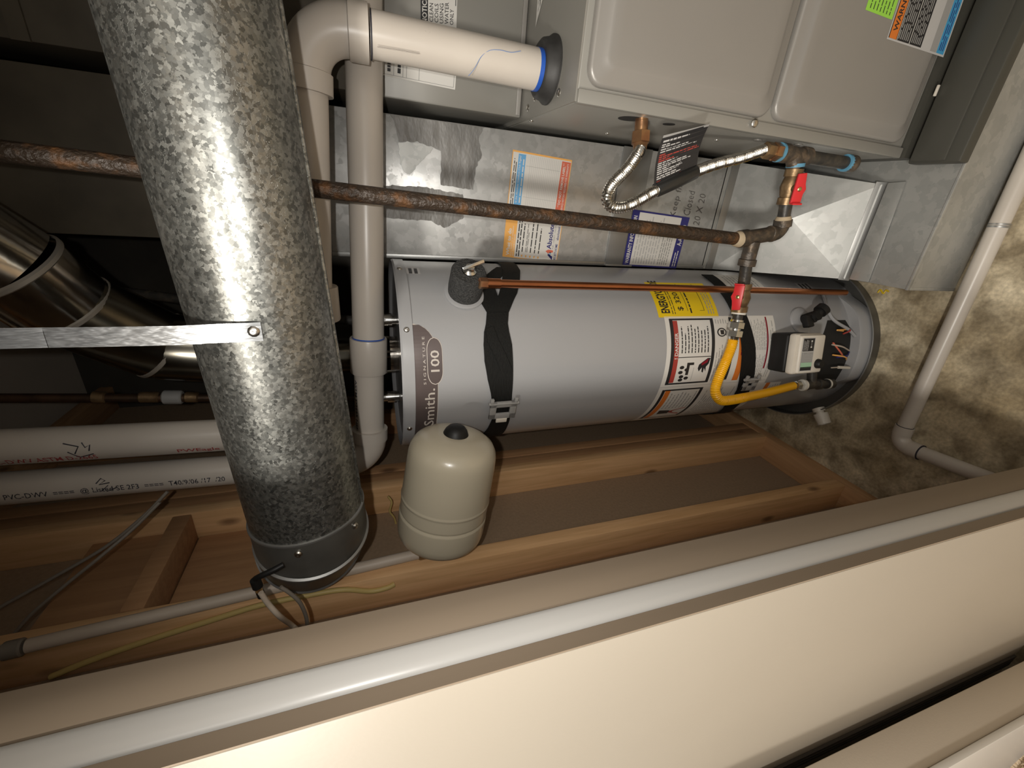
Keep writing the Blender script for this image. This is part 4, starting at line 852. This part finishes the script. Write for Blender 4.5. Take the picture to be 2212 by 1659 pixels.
# yellow coated connector to the heater
yx = thing('yellow_gas_connector', 'yellow coated flexible gas hose bending in front of the water heater', 'gas hose', tuple(ia))
ya = n0 + nd * .020
f = MB(); f.seg(ya, ya + nd * .005, [(0, .013), (0, .0145), (1, .0155)], 'chrome', 18); f.seg(ya + nd * .005, ya + nd * .022, [(0, .015), (.08, .0190), (.92, .0190), (1, .015)], 'chrome', 6); f.seg(ya + nd * .022, ya + nd * .026, [(0, .013), (1, .013)], 'chrome', 18); f.seg(ya + nd * .026, ya + nd * .043, [(0, .015), (.08, .0190), (.92, .0190), (1, .015)], 'chrome', 6); f.seg(ya + nd * .043, ya + nd * .050, [(0, .014), (1, .012)], 'chrome', 18); f.build('union_nut', yx)
ys = ya + nd * .047
pth = [ys, ys + nd * .02, V((-0.3309,0.7650,0.5903)), V((-0.3784,0.7450,0.6205)), V((-0.4069,0.7350,0.6287)), V((-0.4296,0.7300,0.6088)), V((-0.4356,0.7350,0.5652)), V((-0.4354,0.7450,0.4916)), V((-0.4313,0.7530,0.4097)), ia - d_ * .035]
pth = resample(spline(pth, 12), .0012); tot = .0012 * len(pth)
MB().tube(pth, .0125, 'yellow', 14, True, lambda d, i: .0118 + .0009 * math.sin(d * 2 * pi / .005) * (1 if d < tot * .55 else max(0, 1 - (d - tot * .55) / .03))).build('coated_hose', yx)
MB().seg(ia - d_ * .037, ia + d_ * .001, [(0, .0105), (.2, .0105), (.22, .0135), (.6, .0135), (.62, .0115), (1, .0115)], 'chrome', 6).build('end_nut', yx)

# ================================================================== VENT PIPES
PR = .0335
def pipe_run(par, pts, r, m='pvc', name='pipe', n=32): return MB().tube(pts, r, m, n).build(name, par)
def coupler(par, a, b, r, name='coupling'): return MB().seg(a, b, [(0, r), (0, r + .0045), (.03, r + .0055), (.97, r + .0055), (1, r + .0045), (1, r)], 'pvc', 36).build(name, par)
def elbow(par, a, k, b, r, rad, sock):
    a, k, b = V(a), V(k), V(b); pts = bend(a, k, b, rad, 14); u = (a - k).normalized(); w2 = (b - k).normalized(); R_ = r + .0045
    mb = MB(); mb.tube(pts, R_, 'pvc', 36)
    p0, p1 = pts[0], pts[-1]
    mb.seg(p0 - u * .002, p0 + u * sock, [(0, R_ - .001), (.06, R_ + .0035), (1, R_ + .0035), (1, r - .001)], 'pvc', 36); mb.seg(p1 - w2 * .002, p1 + w2 * sock, [(0, R_ - .001), (.06, R_ + .0035), (1, R_ + .0035), (1, r - .001)], 'pvc', 36)
    return mb.build('elbow', par)
# intake: from the furnace top up, over to the left, then up
q = V((0.2285,0.9050,1.4094)); a1 = V((PV.x, .905, FT + .02)); h0, h1 = V((0.1089,0.9050,1.5262)), V((-0.1382,0.9050,1.5437))
hz = lambda x: h0.z + (h1.z - h0.z) * (x - h0.x) / (h1.x - h0.x)
k1 = V((q.x, .905, hz(q.x))); upx = V((-0.5124,0.9000,1.7659)).x; k2 = V((upx, .902, hz(upx))); up_t = V((-0.4902,0.9000,2.1024)); e2t = k2 + (up_t - k2).normalized() * ((2.43 - k2.z) / (up_t - k2).normalized().z)
va = thing('vent_pipe', 'white plastic vent pipe rising from the furnace top grommet, elbowing over behind the round duct', 'pipe', tuple(a1))
pipe_run(va, [a1, q + V((0, 0, .01))], PR); o = elbow(va, a1, k1, k2, PR, .070, .030)
uu = (a1 - k1).normalized()
MB().seg(k1 + uu * .099, k1 + uu * .1012, [(0, PR), (0, PR + .0012), (1, PR + .0012), (1, PR)], 'ink', 32).build('joint_line', va)
ww = (k2 - k1).normalized(); pipe_run(va, [k1 + ww * .09, k2 - ww * .06], PR); elbow(va, k1, k2, e2t, PR, .060, .03); pipe_run(va, [k2 + (e2t - k2).normalized() * .07, e2t], PR)
MB().seg(V((a1.x, a1.y, FT + .0285)), V((a1.x, a1.y, FT + .037)), [(0, PR), (0, PR + .0008), (1, PR + .0006), (1, PR)], 'primer', 32).build('cement_ring', va)
cq0, cq1 = V((-0.1896,0.9050,1.5424)), V((-0.2572,0.9050,1.5424)); coupler(va, cq0, cq1, PR)
mk = MB()
for pts in ([(1010,165),(1025,150),(1040,125),(1055,110),(1075,106),(1095,112),(1110,110),(1140,107)], [(905,66),(918,72),(925,74)]):
    pass
mk = MB(); mk.tube(spline([(0.1882,0.8720,1.2578), (0.2004,0.8720,1.2475), (0.2193,0.8720,1.2359), (0.2301,0.8720,1.2215), (0.2336,0.8720,1.2032), (0.2335,0.8720,1.1826), (0.2383,0.8720,1.1648)], 6), .0005, 'blueink', 5); mk.build('pen_line', va); mk = MB(); mk.tube([(0.2054,0.8720,1.4095), (0.2063,0.8720,1.3768), (0.2066,0.8720,1.3431)], .0008, 'pvc_d', 5); mk.build('scuff', va); mk = MB(); mk.tube([(0.2387,0.8750,1.3325), (0.2360,0.8750,1.3265), (0.2389,0.8750,1.3242)], .0016, 'pvc_d', 5); mk.build('scuff', va)
# exhaust: behind the first, under the round duct
b0, b1 = V((0.3381,1.0020,1.4231)), V((-0.3107,0.9400,1.4519)); bdv = (b1 - b0).normalized()
upx2 = V((-0.6113,0.9200,1.7708)); k3 = b1 + bdv * ((upx2.x - b1.x) / bdv.x); u2t = V((-0.6033,0.9200,2.1492)); u2d = (u2t - V((upx2.x, k3.y, upx2.z))).normalized(); k3 = V((k3.x, k3.y, k3.z)); e3t = k3 + u2d * ((2.43 - k3.z) / u2d.z)
vb = thing('vent_pipe', 'white plastic vent pipe crossing level above the water heater, with a wide coupling', 'pipe', tuple((b0 + k3) / 2))
pipe_run(vb, [b0 - bdv * .3, b1 + bdv * .02], PR); c0, c1 = V((-0.3107,0.9400,1.4519)), V((-0.3904,0.9350,1.4556)); coupler(vb, c0, c1, PR + .001); pipe_run(vb, [c1 - bdv * .01, k3 - bdv * .05], PR - .001, 'pvc'); elbow(vb, b0, k3, e3t, PR - .001, .055, .028); pipe_run(vb, [k3 + u2d * .07, e3t], PR - .001)
jl = MB(); jl.seg(c0 - bdv * .0018, c0 + bdv * .0006, [(0, PR), (0, PR + .0012), (1, PR + .0012), (1, PR)], 'primer', 32); jl.build('joint_line', vb)
def around(c, d, r, ang, L, ref): pass
def pipe_print(par, a, b, r, side, txt, h, m, name='pipe_print', bold=0.0, wid=None):
    a, b = V(a), V(b); d = (b - a).normalized(); s2 = V(side); s2 = (s2 - d * s2.dot(d)).normalized(); t2 = d.cross(s2); ln = (b - a).length
    def f(u, v, L):
        ang = (.5 - v) * h / r; return a + d * (u * ln) + (s2 * math.cos(ang) + t2 * math.sin(ang)) * (r + L)
    s3 = Sheet(f, 1); s3.text(txt, 0, 0, wid or 1.0, 1, m, 0, bold); s3.build(name, par)
camp = V((0, 0, 1.45))
def facing(p, turn, d):
    v = (camp - V(p)).normalized(); d = V(d).normalized(); v = (v - d * v.dot(d)).normalized(); return v * math.cos(turn) + d.cross(v) * math.sin(turn)
# print on the vertical runs (reads along the pipe)
ax2 = lambda px: k3 + u2d * ((px.z - k3.z) / u2d.z)
pA, pB = ax2(V((-0.6098,0.9200,1.7643))), ax2(V((-0.6020,0.9200,2.1755)))
pipe_print(vb, pB, pA, PR - .001, facing((pA + pB) / 2, .62, pA - pB), 'D-2665 PVC-DWV  ====  @ Listed SE 2F3  ====  T40/9/06 /17  /20', .0155, 'ink', bold=.006)
e2d = (e2t - k2).normalized(); ax1 = lambda px: k2 + e2d * ((px.z - k2.z) / e2d.z)
pA2, pB2 = ax1(V((-0.5113,0.9000,1.7557))), ax1(V((-0.4896,0.9000,2.1149)))
qq = pA2 + (pB2 - pA2) * .20; pipe_print(va, qq, pA2, PR, facing((qq + pA2) / 2, .98, pA2 - qq), 'PWEagle', .013, 'redink', bold=.012)
qq = pA2 + (pB2 - pA2) * .55; pipe_print(va, pB2, qq, PR, facing((qq + pB2) / 2, .98, qq - pB2), 'PVC-DWV ASTM D-2665', .013, 'redink', bold=.012)
def marks(par, c, d, r, turn, strokes, sc_):
    c = V(c); d = V(d).normalized(); s2 = facing(c, turn, d); t2 = d.cross(s2); mb = MB()
    for st in strokes:
        mb.tube([c + d * (x * sc_) + (s2 * math.cos(y * sc_ / r) - t2 * math.sin(y * sc_ / r)) * (r + .0002) for x, y in st], .0012, 'ink', 5)
    mb.build('marker_initials', par)
marks(vb, ax2(V((-0.6059,0.9200,1.9731))), pA - pB, PR - .001, .25, [[(-.5, .1), (-.2, .5), (.1, .3), (-.3, .0), (.4, .1)], [(-.2, -.6), (.3, -.1), (.1, -.7), (.8, -.4)]], .024)
marks(va, ax1(V((-0.4977,0.9000,1.9775))), pA2 - pB2, PR, .35, [[(-.8, .5), (.1, .2), (-.2, -.4)], [(-.6, -.2), (.0, -.8), (.9, -.5)], [(.3, .5), (.5, .1), (.8, .3), (.7, -.2)]], .024)
s3 = pipe_print(vb, c1 + bdv * .015, k3 - bdv * .085, PR - .001, facing(c1, 1.05, k3 - c1), 'ASTM D2665 NSF', .008, 'ink', bold=.02)

# ================================================================== ROUND DUCT
ra = V((-.0354, .6654, 1.5987)); rdv = V((-.997, -.04, -.061)).normalized(); RR = .090
rend = ra + rdv * .487; rst = ra - rdv * .76
rdt = thing('round_duct', 'large round spangled galvanised duct crossing overhead in front of everything', 'duct', tuple(ra))
MB().tube([rst, ra - rdv * .3, ra, rend + rdv * .012], RR, 'spangle', 72).build('duct_pipe', rdt)
sd2 = (rdv.cross(V((0, 0, 1)))).normalized(); 
ls_ = V((0, -.15, -1)).normalized(); ls_ = (ls_ - rdv * ls_.dot(rdv)).normalized()
MB().tube([rst + ls_ * RR, rend + ls_ * RR], .003, 'spangle', 8).build('lock_seam', rdt)
eb = MB(); p0 = rend; p1 = p0 + rdv * .050; dA = (rdv + V((0, .65, .25))).normalized(); p2 = p1 + dA * .052; dB = (rdv * .25 + V((0, .9, .30))).normalized(); p3 = p2 + dB * .06
eb.tube([p0, p0 + rdv * .02, p1, p2, p3], RR + .0015, 'dullsheet', 72); eb.build('collar', rdt, ang=30)
eb = MB(); eb.tube([p2, p3, p3 + dB * .03], RR + .002, 'dullsheet', 64); eb.build('elbow_gore', rdt, ang=30)
for c, d, r in ((rend, rdv, RR + .003), (p1, (rdv + dA).normalized(), RR + .0042), (p2, (dA + dB).normalized(), RR + .004)):
    MB().lathe(c - d * .004, d, [(.001, r - .004), (.0025, r), (.0055, r), (.007, r - .004)], 'seam', 72, False).build('bead', rdt)
for a in (.30, -.75):
    sv = facing(rend, a, rdv); screws('sheet_screw', rdt, [(rend + rdv * .016 + sv * (RR + .003), sv, .006)])
# hanger strap
hs = thing('hanger_strap', 'shiny flat metal hanger strap screwed to the front of the round duct', 'strap', (-0.1759,0.5660,1.5810))
sp_ = [V((-0.1753,0.5655,1.5753)), V((-0.1757,0.5645,1.5980)), V((-0.1768,0.5660,1.6227)), V((-0.1795,0.5700,1.6617)), V((-0.1822,0.5780,1.7272)), V((-0.1840,0.5850,1.7928)), V((-0.1850,0.5880,1.8336))]
ex = (sp_[-1] - sp_[-2]).normalized(); sp_.append(sp_[-1] + ex * ((2.43 - sp_[-1].z) / ex.z)); sp_ = spline(sp_, 8)
vs = []; fs = []; hw = .0115
for i, p in enumerate(sp_):
    t = (sp_[min(i + 1, len(sp_) - 1)] - sp_[max(i - 1, 0)]).normalized(); yv = V((.10, -1, 0)); yv = (yv - t * yv.dot(t)).normalized(); xv = t.cross(yv)
    vs += [p + xv * hw, p + xv * hw + yv * .0012, p - xv * hw + yv * .0012, p - xv * hw]
for i in range(len(sp_) - 1):
    for j in range(4): fs.append((4 * i + j, 4 * i + (j + 1) % 4, 4 * i + 4 + (j + 1) % 4, 4 * i + 4 + j))
fs += [(3, 2, 1, 0), tuple(len(vs) - 4 + j for j in range(4))]
MB().add(vs, fs, 'strapmetal').build('strap', hs, ang=60)
screws('sheet_screw', hs, [((-0.1747,0.5640,1.5840), (.1, -1, 0), .007)])

# ================================================================== FLUE
fo = thing('flue_pipe', 'polished aluminium flue pipe slanting up from the draft hood in the dark', 'flue', (HX, HY, HT + .085))
F1, F2, F3 = V((-0.3417,1.0200,1.8697)), V((-0.2440,0.9600,1.9686)), V((-0.1670,0.9200,1.9991))
FR = .073
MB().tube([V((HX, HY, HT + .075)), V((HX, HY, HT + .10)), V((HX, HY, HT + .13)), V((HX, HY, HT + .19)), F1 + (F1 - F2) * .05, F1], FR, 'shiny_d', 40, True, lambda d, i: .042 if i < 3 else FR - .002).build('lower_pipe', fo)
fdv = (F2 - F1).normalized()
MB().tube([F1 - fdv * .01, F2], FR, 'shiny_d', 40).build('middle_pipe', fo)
fd2 = (F3 - F2).normalized(); MB().tube([F2 - fd2 * .005, F3], FR + .002, 'shiny', 40).build('upper_pipe', fo)
F4 = F3 + (fd2 + V((.15, -.1, .35))).normalized() * .10; F5 = F4 + V((.25, -.1, .75)).normalized() * .14
MB().tube([F3, F4, F5], FR + .001, 'shiny', 40).build('elbow_gore', fo, ang=20)
for c, d, r in ((F1, fdv, FR + .001), (F2, fd2, FR + .004), (F3, fd2, FR + .005), (F4, (F5 - F3).normalized(), FR + .004)):
    d = V(d).normalized(); MB().lathe(c - d * .006, d, [(0, r - .003), (.003, r + .001), (.009, r + .001), (.012, r - .003)], 'flue_bead', 48, False).build('bead', fo)
fs_ = MB(); sv = facing(F2, .9, fd2); fs_.tube([F2 + fd2 * .01 + facing(F2, -1.2, fd2) * (FR + .003), F3 + facing(F3, -1.2, fd2) * (FR + .003)], .003, 'shiny', 6); fs_.build('lock_seam', fo)
vv = facing(F2, -1.5, fd2); screws('sheet_screw', fo, [(F2 + vv * (FR + .004), vv, .005)], 'gold'); vv = facing(F1, .3, fdv); screws('sheet_screw', fo, [(F1 + vv * (FR + .002), vv, .004)], 'gold')

# ================================================================== EXPANSION TANK and its pipe
ta, tb = V((-0.4266,0.6900,1.3014)), V((-0.6681,0.6780,1.3339))
tv = (tb - ta).normalized(); tl_ = (tb - ta).length; TR_ = .0868
et = thing('expansion_tank', 'beige steel expansion tank with black cap, lying sideways off the wall pipe', 'tank', tuple(tb))
s1 = .045
prof = [(.000, .0001), (.001, .03), (.004, .050), (.010, .066), (.018, .077), (.030, .0838), (.042, TR_ * .995), (.06, TR_ * 1.005)]
prof += [(tl_ * f_, TR_ * k_) for f_, k_ in ((.55, 1.025), (.56, 1.025), (.568, 1.038), (.578, 1.038), (.586, 1.025), (.60, 1.025), (.69, 1.025), (.70, 1.024), (.706, 1.008), (.716, 1.008), (.724, 1.035), (.74, 1.036), (.88, 1.034), (.93, 1.01), (.97, .95), (1.0, .84), (1.03, .66), (1.05, .40), (1.055, .0001))]
MB().lathe(ta, tv, prof, 'beige', 64).build('shell', et, ang=60)
MB().lathe(ta - tv * .014, tv, [(-.004, .0001), (-.003, .010), (0, .016), (.006, .021), (.014, .0245), (.022, .027), (.030, .0275)], 'blackp', 24).build('valve_cap', et)
MB().seg(tb + tv * (tl_ * .05), tb + tv * (tl_ * .055 + .016), [(0, .014), (.3, .014), (.3, .018), (1, .018)], 'brass', 6).build('connection_nipple', et)
wp = thing('wall_pipe', 'long pale plastic water pipe clipped along the left wall studs', 'pipe', (-0.7370,0.7048,1.3793))
wpts = [V((-0.7370,0.6626,2.0146)), V((-0.7370,0.7046,1.6985)), V((-0.7370,0.7035,1.3744))]
MB().tube([wpts[0], wpts[2]], .0115, 'cable_w', 20).build('pipe', wp)
wd = (wpts[0] - wpts[2]).normalized()
MB().seg(wpts[2] - wd * .035, wpts[2] + wd * .002, [(0, .013), (.1, .0145), (.9, .0145), (1, .0125)], 'brass', 16).build('fitting', wp)
MB().tube([wpts[2] - wd * .02, tb + tv * (tl_ * .055 + .014)], .0105, 'brass', 14).build('branch', wp)
MB().seg(wpts[0] + wd * .004, wpts[0] + wd * .03, [(0, .012), (.1, .0145), (.9, .0145), (1, .012)], 'cable_g', 16).build('upper_coupling', wp)
MB().tube([wpts[0] + wd * .02, wpts[0] + wd * .32], .0115, 'cable_w', 14).build('upper_pipe', wp)

# floor condensate pipe
fp = thing('condensate_pipe', 'white plastic drain pipe on the concrete floor, elbowing in front of the heater', 'pipe', (-0.5485,0.6152,0.0225))
FRR = .0185; fz = .0190
k_ = V((-0.5597,0.6130,0.0225)); a_ = V((0.1468,0.6439,0.0225)); b_ = V((-0.5391,0.4130,0.0225)); ad = (a_ - k_).normalized(); bdd = (b_ - k_).normalized()
mb = MB().tube([k_ + ad * .05, a_ + ad * .3], FRR, 'pvc', 28); mb.build('pipe', fp)
MB().tube([k_ + bdd * .05, b_ + bdd * .12], FRR, 'pvc', 28).build('pipe', fp)
pts = bend(a_, k_, b_, .030, 10); mb = MB(); mb.tube(pts, FRR + .0025, 'pvc', 28); mb.seg(pts[0] - ad * .002, pts[0] + ad * .024, [(0, FRR), (0, FRR + .0035), (1, FRR + .0035), (1, FRR)], 'pvc', 28); mb.seg(pts[-1] - bdd * .002, pts[-1] + bdd * .024, [(0, FRR), (0, FRR + .0035), (1, FRR + .0035), (1, FRR)], 'pvc', 28); mb.build('elbow', fp)
MB().seg(pts[-1] + bdd * .024, pts[-1] + bdd * .0265, [(0, FRR), (0, FRR + .003), (1, FRR + .003), (1, FRR)], 'ink', 28).build('joint_line', fp)
MB().seg(pts[0] + ad * .024, pts[0] + ad * .0255, [(0, FRR), (0, FRR + .001), (1, FRR + .001), (1, FRR)], 'ink', 28).build('joint_line', fp)
wc = V((0.0279,0.6376,0.0225)); MB().seg(wc - ad * .002, wc + ad * .002, [(0, FRR), (0, FRR + .0014), (1, FRR + .0014), (1, FRR)], 'seam', 28).build('wire_tie', fp)
MB().seg(wc + ad * .004, wc + ad * .007, [(0, FRR), (0, FRR + .0012), (1, FRR + .0012), (1, FRR)], 'seam', 28).build('wire_tie', fp)

fl_ = bpy.data.objects['floor']
pm = MB()
pm.tube(spline([(-0.1725,0.8380,0.0010), (-0.1633,0.8340,0.0010), (-0.1718,0.8228,0.0010), (-0.1615,0.8194,0.0010), (-0.1637,0.8110,0.0010)], 6), .0022, 'p_yellow', 6); pm.build('paint_mark', fl_)
# ================================================================== CABLES
def cable(name, label, pts, r, m, n=8, group=None):
    o = MB().tube(spline(pts, n), r, m, 10).build(name); return tag(o, label, 'cable', group)
cable('yellow_cable', 'flat yellow electrical cable stapled along the nearest stud', [(-0.8270,0.6670,2.0131), (-0.8067,0.6670,1.9502), (-0.7862,0.6670,1.8578), (-0.7704,0.6670,1.7687), (-0.7561,0.6670,1.6824), (-0.7549,0.6670,1.6012), (-0.7589,0.6670,1.5329), (-0.7792,0.6670,1.4801), (-0.7795,0.6670,1.4473), (-0.7779,0.6710,1.4307)], .0055, 'cable_y')
co = thing('coax_cable', 'white coaxial cable with black and gold connector beside the round duct end', 'cable', (-0.5779,0.5500,1.6350))
MB().tube(spline([(-0.5961,0.5500,1.6357), (-0.6222,0.5480,1.6281), (-0.6521,0.5450,1.6152), (-0.7361,0.5900,1.6126), (-0.7138,0.5350,1.5762)], 8), .0042, 'cable_w', 12).build('jacket', co)
MB().tube([(-0.5688,0.5520,1.6396), (-0.5843,0.5510,1.6380)], .0075, 'blackp', 14).build('connector', co)
MB().tube([(-0.6409,0.6000,1.6540), (-0.6593,0.6000,1.6525)], .0062, 'blackp', 14).build('connector_boot', co)
MB().tube([(-0.5812,0.5510,1.6381), (-0.6443,0.6000,1.6538)], .0058, 'gold', 14).build('connector_ring', co)
MB().tube(spline([(-0.5599,0.5450,1.6364), (-0.5506,0.5400,1.6254), (-0.5444,0.5400,1.6097), (-0.5418,0.5450,1.5962)], 6), .0045, 'blackp', 10).build('lead', co)
cable('thin_cable', 'thin white cable looping down just right of the coaxial connector', [(-0.6031,0.5600,1.6102), (-0.6192,0.5600,1.5995), (-0.6423,0.5600,1.5885), (-0.6725,0.5630,1.5837), (-0.7037,0.5670,1.5833), (-0.7553,0.5720,1.5887)], .0032, 'cable_g')
cable('grey_cable', 'thin grey cable slanting through the dark wall bay, running off the picture edge', [(-0.7649,0.7500,2.1546), (-0.7382,0.7600,2.1032), (-0.7056,0.7800,2.0270), (-0.6698,0.8000,1.9510), (-0.6258,0.8200,1.8903), (-0.5888,0.8400,1.8499)], .0032, 'cable_g', 8)
cable('grey_cable', 'thin grey cable slanting through the dark wall bay, ending near the pale wall pipe', [(-0.7612,0.7150,2.0675), (-0.7258,0.7200,2.0349), (-0.6893,0.7350,1.9879), (-0.6517,0.7550,1.9345), (-0.6230,0.7850,1.8912), (-0.5867,0.8050,1.8505)], .0030, 'cable_g', 8)
cable('brown_wire', 'short loose wire curling out of the stud behind the beige tank', [(-0.7531,0.9350,1.4284), (-0.7709,0.9300,1.4198), (-0.7971,0.9250,1.4259), (-0.8235,0.9250,1.4148), (-0.8744,0.9250,1.4091), (-0.9180,0.9200,1.4209)], .0028, 'cable_y')
# water line above the heater, in the dark
wl_ = thing('water_line', 'dim copper water line with pale union rising above the water heater', 'pipe', (-0.5186,1.0600,1.4119))
wa, wb = V((-0.5186,1.0600,1.4119)), V((-0.4654,1.0600,2.1393))
w0 = V((wa.x, wa.y, HT + .05)); wdv = (wb - w0).normalized(); wtop = w0 + wdv * ((2.43 - w0.z) / wdv.z)
MB().tube([w0, wtop], .010, 'copper_d', 14).build('tube', wl_)
for a, b, r, m in (((-0.4813,1.0600,1.9076), (-0.4843,1.0600,1.8700), .0165, 'p_grey'), ((-0.4779,1.0600,1.9518), (-0.4809,1.0600,1.9137), .0125, 'brass'), ((-0.4867,1.0600,1.8385), (-0.4846,1.0600,1.8655), .0125, 'brass'), ((-0.4734,1.0600,2.0091), (-0.4716,1.0600,2.0330), .0135, 'brass')): MB().seg(a, b, [(0, r - .003), (.08, r), (.92, r), (1, r - .003)], m, 14).build('union', wl_)
wl2 = thing('water_line', 'dark flexible water line rising from the right nipple on the heater top', 'pipe', (-0.3041,1.0600,1.4076))
wa = V((-0.2956,1.0300,1.4066)); wb = V((-0.3002,1.1000,1.6546))
MB().tube(resample(spline([V((wa.x, wa.y, HT + .045)), V((wa.x, wa.y, HT + .10)), wb, V((wb.x + .03, 1.2, 2.0)), V((wb.x + .03, 1.25, 2.43))], 10), .004), .011, 'iron_d', 12, True, lambda d, i: .0105 + .0012 * (i % 2)).build('hose', wl2)
